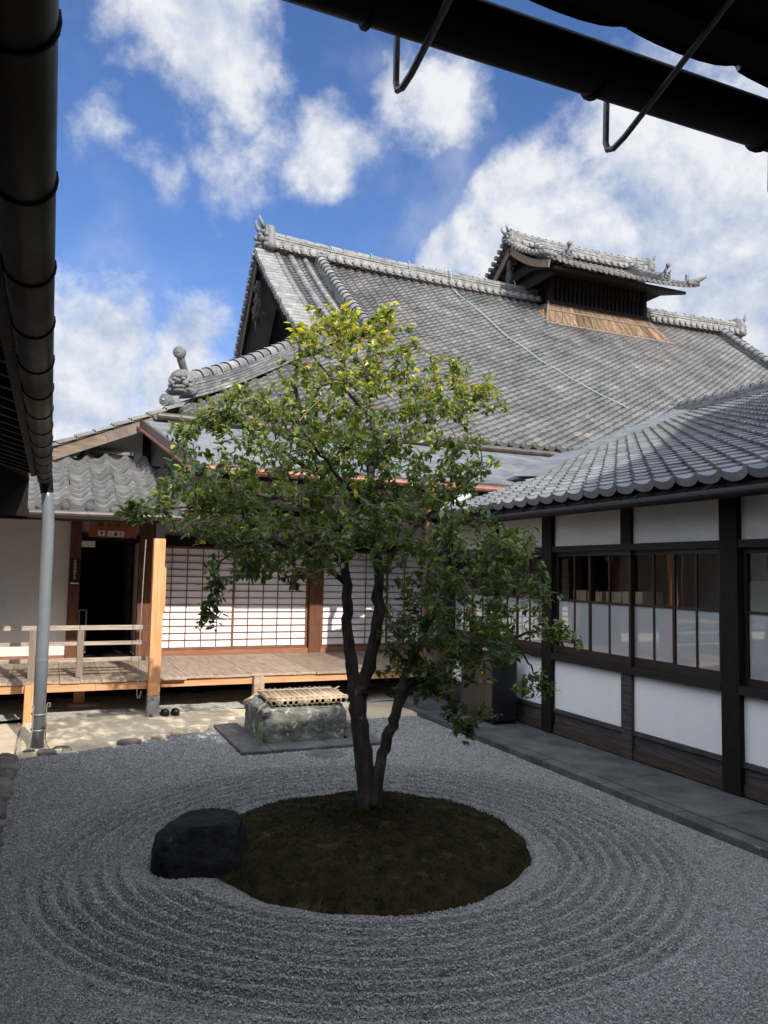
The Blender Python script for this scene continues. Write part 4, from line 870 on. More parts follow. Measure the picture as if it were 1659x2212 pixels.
while s0 < 1.62:
    a = V(s0, 13.03, gz(s0)+.135); c = V(s0+.29, 13.03, gz(s0+.29)+.135); up = V(-.40, 0, .92)*.026
    q = [a+up, c-up*.3, c-up*.3+V(0, .34, .03), a+up+V(0, .34, .03), a-up*1.4, c-up*2.0]
    b.add([tuple(p) for p in q], [(0, 1, 2, 3), (4, 5, 1, 0), (4, 0, 3)], random.random()); b.add([tuple(a+up), tuple(a+up+V(0, .34, .03)), tuple(a-up*1.2+V(0, .34, .03)), tuple(a-up*1.2)], [(0, 1, 2, 3)], .3)
    b.add([tuple(a+up+V(0, .34, .03)), tuple(c-up*.3+V(0, .34, .03)), tuple(c-up*.3+V(0, .7, -.02)), tuple(a+up+V(0, .7, -.02))], [(0, 1, 2, 3)], random.random()); s0 += .27
b.build('verge_tiles', 'pent', gw)
# walls and doorway
b = MB(); b.box((-4.2, WY-.03, .60), (.279, WY+.05, 2.78)); b.build('white_wall', 'plasterold', wing)
b = MB(); b.box((-4.2, WY-.05, .50), (.28, WY+.05, .598)); b.build('ground_sill', 'redx', wing)
for x0, x1, mt in ((.28, .452, 'redz'), (1.372, 1.60, 'redz')):
    b = MB(); b.box((x0, WY-.10, .50), (x1, WY+.08, 3.4)); b.build('door_post', mt, wing, bevel=.004)
b = MB(); b.box((-4.2, WY-.07, 2.782), (.279, WY+.05, 2.9)); b.box((.453, WY-.06, 2.47), (1.371, WY+.06, 2.57)); b.box((.453, WY-.06, 2.80), (1.371, WY+.05, 2.9)); b.build('lintel', 'darkx', wing)
b = MB(); b.box((.453, WY, 2.571), (1.371, WY+.05, 2.799)); b.box((-4.2, WY, 2.901), (1.371, WY+.05, 3.6)); b.build('transom_wall', 'plasterold', wing)
b = MB(); b.box((1.378, WY+.081, .56), (1.45, WY+3.2, 2.46)); b.build('corridor_wall', 'plasterold', wing)
b = MB(); b.box((1.345, WY+.85, .56), (1.377, WY+.95, 2.46)); b.build('corridor_post', 'dark', wing)
b = MB(); b.box((.0, WY+3.2, .5), (1.4, WY+3.3, 2.6)); b.box((.0, WY+.1, .5), (.06, WY+3.2, 2.6)); b.box((0, WY+.1, 2.461), (1.3, WY+3.2, 2.5)); b.box((0.061, WY-.05, .5), (1.371, WY+3.2, .55)); b.box((-4.2, WY+3.31, .3), (6.3, WY+3.4, 3.95)); b.box((-4.3, WY, .3), (-4.21, WY+3.3, 3.4)); b.build('corridor', 'dark', wing)
b = MB(); b.box((.47, WY+.25, .60), (.49, WY+.27, 1.30)); b.box((.47, WY+.25, 1.30), (.60, WY+.27, 1.32)); b.box((.58, WY+.25, .60), (.60, WY+.27, 1.30)); b.box((.47, WY+.25, .80), (.60, WY+.27, .82)); b.build('grab_rail', 'wire', wing)
b = MB(); b.box((.455, WY-.115, 2.36), (.66, WY-.105, 2.46)); tag(b.build('pale_slip', 'plasterold', org=(.55, WY-.11, 2.4)), 'small pale plate under the lintel at the top left of the dark doorway', 'plate')
# sign over the doorway
sg = thing('toilet_sign', (.93, 13.62, 2.65), 'red brown wooden toilet sign with brushed characters and pictograms over the doorway', 'sign')
sx0, sx1, sz0, sz1, sy = .555, 1.30, 2.525, 2.80, 13.60
b = MB(); b.box((sx0, sy, sz0), (sx1, sy+.025, sz1)); b.build('board', 'signwood', sg, bevel=.003)
for X, ch, s_ in ((.725, '御', .092), (.865, '手', .084), (.995, '洗', .088), (1.10, 'い', .062)):
    text_mesh('lettering', ch, s_, (X, sy-.001, 2.727), (1, 0, 0), (0, 0, 1), 'ink', sg)
text_mesh('red_lettering', 'お手洗い    多目的トイレ', .026, (.875, sy-.001, 2.655), (1, 0, 0), (0, 0, 1), 'rednote', sg)
def plate(x0, x1, z0, z1):
    b = MB(); rr_ = .012; P_ = []
    for cx, cz, a0 in ((x1-rr_, z1-rr_, 0), (x0+rr_, z1-rr_, 90), (x0+rr_, z0+rr_, 180), (x1-rr_, z0+rr_, 270)):
        for a in (0, 30, 60, 90): P_.append((cx+rr_*math.cos(R(a0+a)), sy-.004, cz+rr_*math.sin(R(a0+a))))
    b.prism(P_, (0, .0035, 0)); return b.build('pictogram_plate', 'signwhite', sg)
p1 = plate(.695, .80, 2.545, 2.638); p2 = plate(.84, 1.10, 2.540, 2.636)
def disc(b, x, z, r_, y=None): b.prism([(x+r_*math.cos(a), (sy-.0055 if y is None else y), z+r_*math.sin(a)) for a in np.linspace(0, 6.283, 15)[:-1]], (0, .0012, 0))
def poly(b, pts, y=None): b.prism([(x, (sy-.0055 if y is None else y), z) for x, z in pts], (0, .0012, 0))
b = MB(); disc(b, .748, 2.624, .008); poly(b, [(.727, 2.613), (.769, 2.613), (.769, 2.585), (.762, 2.585), (.760, 2.602), (.758, 2.553), (.750, 2.553), (.748, 2.58), (.746, 2.553), (.738, 2.553), (.736, 2.602), (.734, 2.585), (.727, 2.585)]); b.build('man_pictogram', 'navy', p1)
b = MB(); disc(b, .880, 2.622, .008)
b.tube([(.882, sy-.005, 2.612), (.882, sy-.005, 2.590), (.902, sy-.005, 2.588), (.912, sy-.005, 2.566), (.922, sy-.005, 2.566)], .0035, 6)
b.tube([(.888+.022*math.cos(a), sy-.005, 2.572+.022*math.sin(a)) for a in np.linspace(1.9, 6.2, 14)], .003, 6); b.build('wheelchair_pictogram', 'olive', p2)
b = MB(); disc(b, .972, 2.620, .010); poly(b, [(.946, 2.55), (.998, 2.55), (.998, 2.59), (.990, 2.606), (.954, 2.606), (.946, 2.59)]); b.build('figure_pictogram', 'navy', p2)
b = MB(); disc(b, .980, 2.562, .007, sy-.0072); b.build('white_mark', 'signwhite', p2)
b = MB(); disc(b, 1.045, 2.620, .009); poly(b, [(1.045, 2.612), (1.060, 2.600), (1.072, 2.580), (1.060, 2.582), (1.058, 2.575), (1.032, 2.575), (1.030, 2.582), (1.018, 2.580), (1.030, 2.600)]); disc(b, 1.034, 2.560, .009); disc(b, 1.056, 2.560, .009); b.build('baby_pictogram', 'pink', p2)
b = MB(); b.box((.605, sy-.004, 2.528), (.632, sy-.0005, 2.548)); b.box((1.205, sy-.004, 2.528), (1.232, sy-.0005, 2.548)); b.build('hook_plate', 'black', sg)
s2 = thing('arrow_sign', (.366, WY-.11, 1.9), 'narrow black sign with white vertical characters and a left arrow on the doorway post', 'sign')
b = MB(); b.box((.30, WY-.113, 1.72), (.435, WY-.102, 2.17)); b.build('board', 'black', s2)
for k, ch in enumerate('女性用御手洗'): text_mesh('lettering', ch, .052, (.368, WY-.1135, 2.125-k*.055), (1, 0, 0), (0, 0, 1), 'signwhite', s2)
b = MB(); yy = WY-.115
b.prism([(.300, yy, 1.765), (.335, yy, 1.788), (.335, yy, 1.775), (.430, yy, 1.775), (.430, yy, 1.752), (.335, yy, 1.752), (.335, yy, 1.742)], (0, .0015, 0)); b.build('arrow', 'signwhite', s2)

# ================================================================== WINDOW HALL (right)
XW = 5.9
wh = thing('window_hall', (8, 4, 0), 'dark timbered side building with glazed sashes, white panels and a low grey tiled roof', 'side building')
b = MB(); RC = [(RX, RZ), (15.7, zright(15.7))]
def keep_right(c):
    X, Y, Z_ = c
    if Y < 10.72: return True
    zz = zmet(Y) if Y < 13.3 else zmain(Y)
    return X > 6.2 and zright(X) > zz-.02
tile_roof(b, (0, 17.6, 0), (0, -1, 0), (1, 0, 0), RC, 74, .278, 44, keep_right, R_PROF, lift=.032, amp=1.1, eave_disc=False, end_drop=.045, uj=.003)
rr_ = b.build('roof', 'newtile', wh)
b = MB(); b.add([(RX+.03, -4, RZ-.03), (15.6, -4, zright(15.6)-.04), (15.6, 10.7, zright(15.6)-.04), (RX+.03, 10.7, RZ-.03)], [(0, 1, 2, 3)])
b.add([(RX+.06, -4, RZ-.06), (XW+.1, -4, RZ-.01), (XW+.1, 10.7, RZ-.01), (RX+.06, 10.7, RZ-.06)], [(0, 3, 2, 1)])
b.beam((RX+.1, -4, RZ-.10), (RX+.1, 10.7, RZ-.10), .05, .07)
for y in np.arange(-3.6, 10.7, .46): b.beam((RX+.05, y, RZ-.13), (XW+.05, y, RZ-.02), .05, .07, (0, 1, 0) if False else (0, 0, 1))
b.build('soffit', 'darky', rr_)
b = MB(); ridge(b, [(15.6, y, zright(15.6)) for y in np.linspace(4, 16.6, 30)], .34, .22, 4, .13, .28); b.build('ridge', 'ridge', rr_)
b = MB(); vp_ = []
for y in np.linspace(10.9, 13.3, 6): vp_.append((valley_x(y), y, zmet(y)))
for y in np.linspace(13.5, 16.2, 10):
    xx = RX+(zmain(y)-RZ)/RT; vp_.append((xx, y, zmain(y)))
L_, R_ = [], []
for k, p_ in enumerate(vp_):
    d = unit(V(*vp_[min(k+1, len(vp_)-1)])-V(*vp_[max(k-1, 0)])); sd = unit(np.cross(d, V(0, 0, 1))); L_.append(V(*p_)-sd*.16+V(0, 0, .15)); R_.append(V(*p_)+sd*.34+V(0, 0, .13))
n_ = len(vp_); b.add(L_+R_+[q-V(0, 0, .05) for q in R_], [(i, n_+i, n_+i+1, i+1) for i in range(n_-1)]+[(n_+i, 2*n_+i, 2*n_+i+1, n_+i+1) for i in range(n_-1)]); b.build('valley_flashing', 'slate', rr_)
b = MB(); b.tube([(5.30, y, 2.775+.004*(5-y)) for y in np.linspace(-3, 10.25, 20)], .046, 14); b.tube([(5.30, 10.2, 2.76), (5.31, 10.4, 2.68), (5.45, 10.75, 2.58)], .035, 10)
for y in np.arange(-2, 10.2, .9): b.tube([(5.30, y, 2.725), (5.25, y, 2.775), (5.30, y, 2.83), (5.45, y, 2.90)], .006, 5)
b.build('eave_gutter', 'gutter', wh)
b = MB(); b.tube([(5.66, 10.95, 3.02), (5.75, 10.80, 3.14), (6.05, 10.78, 3.30)], [.07, .075, .07], 12); b.tube([(5.95, 10.95, 3.32), (6.3, 11.0, 3.34)], [.10, .09], 12); b.build('drain_tube', 'greentube', wh)
ZB = .08
def post(y0, y1, x0=XW-.07, x1=XW+.08, z0=ZB, z1=2.90, mt='dark', name='post'):
    b = MB(); b.box((x0, y0, z0), (x1, y1, z1)); return b.build(name, mt, wh, bevel=.004)
posts = [(8.25, 8.46), (5.34, 5.55), (10.98, 11.14), (2.30, 2.50), (-.8, -.6)]
for a, c in posts: post(a, c)
studs = [(6.80, 6.97), (9.60, 9.76), (3.85, 4.0)]
for a, c in studs: post(a, c, XW-.05, XW+.06, ZB, .985, 'kick', 'stud'); post(a, c, XW-.05, XW+.06, 2.40, 2.895, 'dark', 'stud')
def seg_between(y0, y1):
    """one bay of wall between two posts, from far (y1) to near (y0)"""
    def bx(name, x0, x1, z0, z1, mt, a=y0+.001, c=y1-.001, bev=.0):
        b = MB(); b.box((x0, a, z0), (x1, c, z1)); return b.build(name, mt, wh, bevel=bev)
    bx('top_plate', XW-.055, XW+.07, 2.90, 3.02, 'darky'); bx('lintel', XW-.06, XW+.07, 2.33, 2.405, 'darky', bev=.003)
    sts = [s_ for s_ in studs if s_[0] > y0 and s_[1] < y1]
    cuts = [y0+.002]+[v for s_ in sts for v in (s_[0]-.001, s_[1]+.001)]+[y1-.002]
    for a, c in zip(cuts[::2], cuts[1::2]):
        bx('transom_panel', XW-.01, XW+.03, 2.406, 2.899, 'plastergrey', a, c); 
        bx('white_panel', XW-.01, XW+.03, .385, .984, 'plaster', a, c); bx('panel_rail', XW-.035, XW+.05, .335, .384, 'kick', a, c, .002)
        bx('kick_board', XW-.012, XW+.03, .185, .334, 'kick', a, c); bx('base_board', XW-.03, XW+.04, ZB, .184, 'kickbrown', a, c)
    bx('sill_beam', XW-.075, XW+.07, .985, 1.065, 'darky', bev=.004)
def sash(y0, y1, z0, z1, zm, x, ncol=2, base=.10, glass_low='frost'):
    fr = MB(); st = .035; t_ = .016
    fr.box((x-t_, y0, z0), (x+t_, y0+st, z1)); fr.box((x-t_, y1-st, z0), (x+t_, y1, z1)); fr.box((x-t_, y0+st, z0), (x+t_, y1-st, z0+base)); fr.box((x-t_, y0+st, z1-.05), (x+t_, y1-st, z1))
    fr.box((x-t_*.9, y0+st, zm-.012), (x+t_*.9, y1-st, zm+.012))
    for k in range(1, ncol):
        yc = y0+st+(y1-y0-2*st)*k/ncol; fr.box((x-t_*.8, yc-.011, z0+base), (x+t_*.8, yc+.011, zm-.012)); fr.box((x-t_*.8, yc-.011, zm+.012), (x+t_*.8, yc+.011, z1-.05))
    o = fr.build('window', 'sash', wh)
    ys_ = [y0+st+(y1-y0-2*st)*k/ncol for k in range(ncol+1)]
    for a, c in zip(ys_, ys_[1:]):
        g_ = MB(); g_.box((x-.0015, a+.008, z0+base-.004), (x+.0015, c-.008, zm-.010)); g_.build('frosted_pane' if glass_low == 'frost' else 'glass_pane', glass_low, o)
        g_ = MB(); g_.box((x-.0015, a+.008, zm+.010), (x+.0015, c-.008, z1-.046)); g_.build('glass_pane', 'glass', o)
for a, c in ((5.55, 8.25), (8.46, 10.98)): seg_between(a, c)
for k, (a, c) in enumerate(((5.56, 6.20), (6.165, 6.86), (6.82, 7.55), (7.51, 8.24))): sash(a, c, 1.067, 2.329, 1.735, XW+(.018 if k % 2 else -.018))
for k, (a, c) in enumerate(((8.47, 9.11), (9.075, 9.72), (9.69, 10.34), (10.31, 10.97))): sash(a, c, 1.067, 2.329, 1.735, XW+(.018 if k % 2 else -.018))
seg_between(2.50, 5.34)
for k, (a, c) in enumerate(((2.51, 3.25), (3.21, 3.95), (3.91, 4.63), (4.59, 5.33))): sash(a, c, 1.067, 2.329, 1.735, XW+(.018 if k % 2 else -.018), base=.07)
b = MB(); b.box((XW-.02, -3, ZB), (XW+.06, 2.3, 2.9)); b.build('wall', 'plasterold', wh)
# inside the window hall
b = MB(); b.box((8.9, 2.3, .4), (9.0, 11.2, 3.0)); b.box((XW+.1, 11.15, .4), (9.0, 11.25, 3.0)); b.box((XW+.1, 2.2, .4), (9.0, 2.3, 3.0)); b.build('room_wall', 'interior', wh)
b = MB(); b.box((XW+.1, 2.3, .40), (8.9, 11.15, .5)); b.box((XW+.1, 2.3, 2.75), (8.9, 11.15, 2.8)); b.build('room_floor', 'darky', wh)
b = MB(); b.box((XW+.18, 6.2, .5), (XW+.55, 8.2, 1.46)); b.build('counter', 'darky', wh)
for k, (y0, y1, z1, lab) in enumerate(((7.90, 8.16, 1.86, 'plain cardboard box at the far left of the row behind the glass'), (7.60, 7.87, 1.85, 'taped cardboard box standing second in the row behind the glass'), (7.26, 7.52, 1.86, 'cardboard box behind the glass just right of the wide double stile'), (6.90, 7.23, 1.87, 'cardboard box with small dark stamps at the right end of the row behind the glass'))):
    bx = thing('cardboard_box', (XW+.35, (y0+y1)/2, 1.462), lab, 'box', 'cardboard boxes behind the window')
    b = MB(); b.box((XW+.20, y0, 1.462), (XW+.50, y1, z1)); b.build('carton', 'cardboard', bx, bevel=.004)
    b = MB(); b.box((XW+.198, (y0+y1)/2-.025, z1-.10), (XW+.1995, (y0+y1)/2+.025, z1-.001)); b.box((XW+.199, (y0+y1)/2-.025, z1+.0005), (XW+.50, (y0+y1)/2+.025, z1+.0015)); b.build('tape', 'bamboo', bx)
    if k == 3:
        b = MB()
        for q in (7.12, 7.17, 7.04, 7.0): b.box((XW+.1982, q-.014, 1.54), (XW+.1995, q+.014, 1.57))
        b.build('stamp', 'ink', bx)
b = MB(); b.prism([(XW+.9, 5.75, 1.2), (XW+.9, 6.25, 1.2), (XW+.9, 6.40, 2.02), (XW+.9, 5.70, 2.02)], (.03, 0, 0)); tag(b.build('pale_board', 'board', org=(XW+.9, 6, 1.2)), 'big pale board leaning inside behind the pane next to the thick corner post', 'board')
b = MB(); b.box((XW+.85, 7.9, 1.7), (XW+.89, 8.2, 2.25)); tag(b.build('wooden_panel', 'signwood', org=(XW+.87, 8, 1.7)), 'brown wooden panel hanging inside behind the first sash of the long window', 'panel')
# cabinet by the wall
cb = thing('cabinet', (5.52, 9.3, .085), 'tall dark cabinet with a brown double door standing on the stone path against the wall', 'cabinet')
b = MB(); b.box((5.38, 8.88, .13), (5.74, 9.74, .96)); b.build('body', 'black', cb, bevel=.006)
for a, c in ((8.895, 9.085), (9.09, 9.725)):
    b = MB(); b.box((5.366, a, .15), (5.379, c, .945)); b.build('door', 'brownbox', cb, bevel=.003)
b = MB(); b.tube([(5.365, 9.60, .72), (5.34, 9.60, .72)], .012, 10); b.tube([(5.34, 9.60, .68), (5.34, 9.60, .76)], .010, 8); b.build('handle', 'wire', cb)
for x, y in ((5.41, 8.92), (5.41, 9.70), (5.71, 8.92), (5.71, 9.70)):
    b = MB(); b.box((x-.025, y-.025, .086), (x+.025, y+.025, .129)); b.build('foot', 'black', cb)

# ================================================================== CORRIDOR ROOF overhead at the left, with its gutter and downpipe
co = thing('corridor', (-1.2, 4, 0), 'dark corridor building whose tiled eave runs overhead along the left edge', 'corridor')
b = MB(); tile_roof(b, (0, -1.0, 0), (0, 1, 0), (-1, 0, 0), [(.17, 3.20), (2.6, 4.25)], 37, .28, 9, None, R_PROF, end_drop=.05); cr_ = b.build('roof', 'newtile', co)
b = MB(); b.add([(-.16, -1, 3.13), (-.16, 9.36, 3.13), (-2.6, 9.36, 4.1), (-2.6, -1, 4.1)], [(0, 1, 2, 3)]); b.add([(-.2, -1, 3.08), (-.2, 9.3, 3.08), (-1.1, 9.3, 3.36), (-1.1, -1, 3.36)], [(0, 3, 2, 1)])
b.beam((-.22, -1, 3.06), (-.22, 9.32, 3.06), .05, .08)
for y in np.arange(-.8, 9.3, .33): b.beam((-.19, y, 3.05), (-1.1, y, 3.31), .06, .07)
b.build('soffit', 'darky', cr_)
b = MB(); b.beam((-.20, -1, 3.06), (-.20, 9.3, 3.06), .02, .05); b.build('eave_batten', 'barge', cr_)
b = MB(); b.box((-2.6, 10.70, 2.62), (-.30, 10.78, 3.35)); b.beam((-2.6, 10.66, 2.70), (-.28, 10.66, 2.70), .06, .09); b.add([(-.30, 9.30, 3.12), (-.30, 10.78, 3.12), (-2.6, 10.78, 4.1), (-2.6, 9.30, 4.1)], [(0, 1, 2, 3)]); b.build('end_wall', 'dark', co)
b = MB(); b.box((-2.5, -1, 0), (-2.4, 9.2, 3.6)); b.build('wall', 'plasterold', co)
for y in (.3, 3.2, 6.1, 9.0): 
    b = MB(); b.box((-1.14, y, 0), (-1.0, y+.14, 3.3)); b.build('post', 'dark', co)
b = MB(); b.box((-2.4, -1, .40), (-1.0, 9.2, .5)); b.build('floor', 'paleboard', co)
b = MB(); yj = np.linspace(-1, 9.42, 40); b.tube([(-.108, y, 3.02+.01*(y-9)/9) for y in yj], .076, 18); b.tube([(-.108, 9.42, 3.02), (-.108, 9.50, 3.01), (-.105, 9.55, 2.97)], [.076, .072, .045], 18); gt = b.build('gutter', 'gutter', co, smooth=True)
b = MB()
for y in np.arange(.2, 9.4, .62):
    b = MB(); b.tube([(-.108+.078*math.cos(a), y, 3.02+.01*(y-9)/9+.078*math.sin(a)) for a in np.linspace(-3.4, .3, 14)], .005, 6, .5); b.build('gutter_strap', 'dark', gt)
dp = thing('downpipe', (-.04, 9.5, 0), 'tall grey round downpipe standing at the far end of the corridor gutter', 'downpipe')
b = MB(); b.tube([(-.09, 9.50, 2.97), (-.065, 9.50, 2.80), (-.045, 9.50, 2.5), (-.04, 9.5, 1.2), (-.04, 9.5, .02)], [.060, .064, .066, .066, .066], 20); b.build('pipe', 'pvc', dp, smooth=True)
b = MB(); b.tube([(-.04, 9.5, .99), (-.04, 9.5, 1.03)], .070, 20); b.tube([(-.04, 9.5, 1.78), (-.04, 9.5, 1.785)], .068, 20); b.build('joint', 'pvc', dp)
b = MB(); b.tube([(-.10, 9.50, 3.05), (-.075, 9.50, 2.86)], [.075, .068], 16); b.build('collar', 'gutter', dp)
b = MB()
for z in (.42, .25): b.tube([(-.04+.075*math.cos(a), 9.5+.075*math.sin(a), z+.006*math.sin(a)) for a in np.linspace(0, 6.283, 20)], .009, 6)
b.tube([(.035, 9.44, .15), (.033, 9.43, .50), (.045, 9.43, .54), (.065, 9.43, .54), (.07, 9.43, .51), (.055, 9.43, .495)], .007, 6); b.tube([(.035, 9.44, .15), (.06, 9.40, .08), (.13, 9.30, .03)], .006, 6)
b.tube([(-.115, 9.45, .50), (-.10, 9.44, .52), (-.10, 9.44, .25), (-.12, 9.42, .12), (-.14, 9.38, .05)], .009, 6)
b.tube([(.26+.045*math.cos(a), 9.33, .03+.05*math.sin(a)) for a in np.linspace(0, 3.14, 14)], .006, 6)
b.build('wire', 'wire', dp)

# ================================================================== VIEWING HALL: the eave and gutter overhead, the roof behind that shades the court
vh = thing('viewing_hall', (3, -3, 0), 'hall whose black eave and round gutter cross overhead at the top right', 'hall')
b = MB(); tile_roof(b, (.10, 0, 0), (1, 0, 0), (0, -1, 0), [(-1.112, 3.088), (1.3, 4.1)], 34, .28, 8, None, R_PROF, eave_disc=False, end_drop=.04, amp=.6); er = b.build('eave_roof', 'newtile', vh)
b = MB(); b.add([(.1, 1.05, 3.06), (9.6, 1.05, 3.06), (9.6, -1.3, 4.0), (.1, -1.3, 4.0)], [(0, 1, 2, 3)]); b.add([(.1, 1.0, 3.03), (9.6, 1.0, 3.03), (9.6, -1.3, 3.7), (.1, -1.3, 3.7)], [(0, 3, 2, 1)])
b.beam((.1, 1.0, 3.05), (9.6, 1.0, 3.05), .06, .07)
for x in np.arange(.3, 9.6, .40): b.beam((x, .86, 2.97), (x, -1.3, 3.66), .07, .08)
b.build('soffit', 'darkx', er)
b = MB(); b.tube([(x, 1.128, 2.995) for x in np.linspace(.12, 9.4, 24)], .046, 18); gt2 = b.build('gutter', 'gutter', vh, smooth=True)
b = MB()
for x in (.47, .93, 1.36): 
    b = MB(); b.tube([(x-.03, 1.128+.049*math.cos(a), 2.995+.049*math.sin(a)) for a in np.linspace(-2.2, 1.0, 12)], .005, 6); b.build('gutter_strap', 'dark', gt2)
for x in (.515, .97, 1.42):
    b = MB(); b.tube([(x, 1.185, 3.02), (x, 1.19, 2.98), (x+.002, 1.195, 2.905), (x+.003, 1.19, 2.888), (x+.005, 1.175, 2.884), (x+.01, 1.15, 2.895), (x+.03, .98, 2.985), (x+.04, .90, 3.03)], .0062, 8); b.build('gutter_hook', 'hook', vh)
b = MB(); b.box((-1, -6, .42), (9, .95, .5)); b.build('floor', 'paleboard', vh)
b = MB(); ol2 = [(-11, 0), (22, 0), (22, 17.0), (14.7, 14.8), (11.6, 12.3), (9.6, 10.75), (7.5, 9.42), (5.1, 7.6), (4.7, 7.5), (-11, 7.4)]
b.prism([(x, -2.0, z) for x, z in ol2 if True], (0, -6, 0)); b.build('main_roof', 'dark', vh)

# ================================================================== CAMELLIA TREE
tree = thing('camellia_tree', (2.33, 5.66, .2), 'camellia tree with twin dark trunks and glossy leaves, yellowish at its sunlit top', 'tree')
LIMBS = [
[(2.36,5.68,.16,.092),(2.32,5.68,.39,.080),(2.29,5.68,.60,.072),(2.24,5.68,.92,.068),(2.23,5.70,1.17,.072)],
[(2.22,5.70,1.10,.061),(2.18,5.72,1.38,.047),(2.15,5.74,1.66,.040),(2.15,5.78,1.99,.037),(2.12,5.85,2.35,.030),(2.00,5.95,2.77,.026),(1.85,6.00,3.18,.019),(1.76,6.00,3.59,.014),(1.79,6.00,3.98,.007)],
[(2.24,5.68,1.10,.061),(2.32,5.65,1.38,.050),(2.35,5.60,1.71,.047),(2.33,5.55,2.03,.039),(2.27,5.50,2.42,.032),(2.22,5.50,2.84,.028),(2.25,5.55,3.25,.020),(2.21,5.60,3.62,.013),(2.29,5.60,3.97,.007)],
[(2.35,5.62,.26,.050),(2.38,5.58,.55,.042),(2.42,5.52,.80,.042),(2.46,5.45,1.02,.039),(2.50,5.40,1.30,.031),(2.59,5.35,1.51,.028),(2.69,5.30,1.76,.025),(2.87,5.30,2.04,.018),(3.13,5.30,2.26,.013),(3.43,5.30,2.38,.007)],
[(2.48,5.45,1.05,.028),(2.62,5.45,1.22,.025),(2.86,5.45,1.35,.023),(3.15,5.45,1.49,.020),(3.49,5.45,1.54,.015),(3.80,5.45,1.59,.009),(4.08,5.45,1.57,.005)],
[(2.12,5.85,2.35,.022),(1.70,5.70,2.55,.017),(1.32,5.60,2.59,.013),(.95,5.60,2.50,.009),(.64,5.60,2.45,.006),(.45,5.60,2.44,.004)],
[(2.23,5.50,2.84,.021),(2.54,5.60,3.10,.017),(2.92,5.70,3.38,.012),(3.36,5.70,3.58,.006)],
[(2.15,5.78,1.95,.022),(1.69,5.50,2.19,.016),(1.28,5.40,2.24,.011),(1.05,5.35,2.04,.007),(1.01,5.35,1.76,.004)],
[(2.33,5.55,2.03,.021),(2.41,5.20,2.31,.016),(2.62,5.10,2.55,.012),(2.93,5.10,2.81,.006)],
[(2.00,5.95,2.77,.019),(1.61,6.10,3.06,.014),(1.21,6.20,3.27,.009),(.93,6.20,3.13,.005)],
[(2.62,5.45,1.22,.018),(2.78,5.30,1.13,.012),(2.92,5.25,.93,.005)],
[(3.49,5.45,1.54,.012),(3.59,5.40,1.34,.008),(3.73,5.40,1.15,.004)],
[(2.27,5.50,2.42,.021),(1.92,5.10,2.61,.015),(1.63,4.95,2.83,.010),(1.46,4.95,3.07,.006)],
[(2.25,5.55,3.25,.014),(1.86,5.60,3.58,.010),(1.71,5.60,3.78,.005)]]
BLOBS = [(1.90,5.90,3.91,.28,.50,.30),(2.12,5.80,4.04,.22,.30,.13),(2.36,5.70,4.05,.15,.30,.13),(2.29,5.70,3.70,.37,.70,.30),(2.96,5.70,3.54,.43,.60,.33),(3.27,5.70,3.58,.18,.30,.16),(2.14,5.70,3.34,.70,1.00,.37),(1.46,6.00,3.29,.44,.70,.22),(1.08,6.10,3.24,.25,.40,.16),(.91,6.10,3.08,.13,.30,.14),(1.62,5.70,2.86,.81,1.10,.35),(2.42,5.50,2.89,.65,1.10,.36),(2.98,5.40,2.92,.18,.40,.22),(.97,5.70,2.61,.40,.80,.20),(.57,5.60,2.45,.19,.30,.09),(1.10,5.50,2.37,.43,.70,.16),(1.65,5.40,2.39,.70,1.10,.33),(2.41,5.30,2.38,.59,1.10,.42),(1.03,5.35,1.85,.09,.15,.19),(1.22,5.40,2.11,.26,.40,.15),(1.62,5.50,2.07,.34,.60,.12),(2.97,5.30,2.19,.43,.70,.39),(3.35,5.30,2.32,.22,.30,.16),(2.73,5.30,1.78,.40,.75,.35),(3.36,5.40,1.82,.46,.55,.32),(3.92,5.45,1.57,.19,.25,.14),(3.64,5.40,1.15,.19,.15,.09),(2.71,5.40,1.29,.32,.50,.27),(3.15,5.35,1.48,.34,.40,.15),(2.95,5.30,1.40,.25,.40,.2),(2.92,5.25,.98,.21,.25,.14),(2.47,5.40,1.54,.18,.40,.32)]
def smooth_path(pts, n=5):
    P = [V(*p) for p in pts]; out_ = []
    for i in range(len(P)-1):
        p0 = P[max(i-1, 0)]; p1 = P[i]; p2 = P[i+1]; p3 = P[min(i+2, len(P)-1)]
        for k in range(n):
            t = k/n; out_.append(.5*((2*p1)+(-p0+p2)*t+(2*p0-5*p1+4*p2-p3)*t*t+(-p0+3*p1-3*p2+p3)*t**3))
    out_.append(P[-1]); return out_
nodes = []
for i, lm in enumerate(LIMBS):
    q = smooth_path(lm); b = MB()
    pts = [p[:3]+RNG.normal(0, .006 if i else .003, 3) for p in q]; rad = [max(.003, p[3])*(1+.06*random.uniform(-1, 1)) for p in q]
    if i == 0: pts = [V(2.37, 5.68, .05), V(2.365, 5.68, .11)]+pts; rad = [.15, .112]+rad
    b.tube(pts, rad, 14 if rad[0] > .04 else 8, .5, wob=.05)
    b.build('trunk' if i == 0 else ('stem' if i in (1, 2, 3) else 'branch'), 'bark', tree, smooth=True)
    nodes += [(p, r_) for p, r_ in zip(pts, rad) if p[2] > .9]
NP = np.array([p for p, _ in nodes])
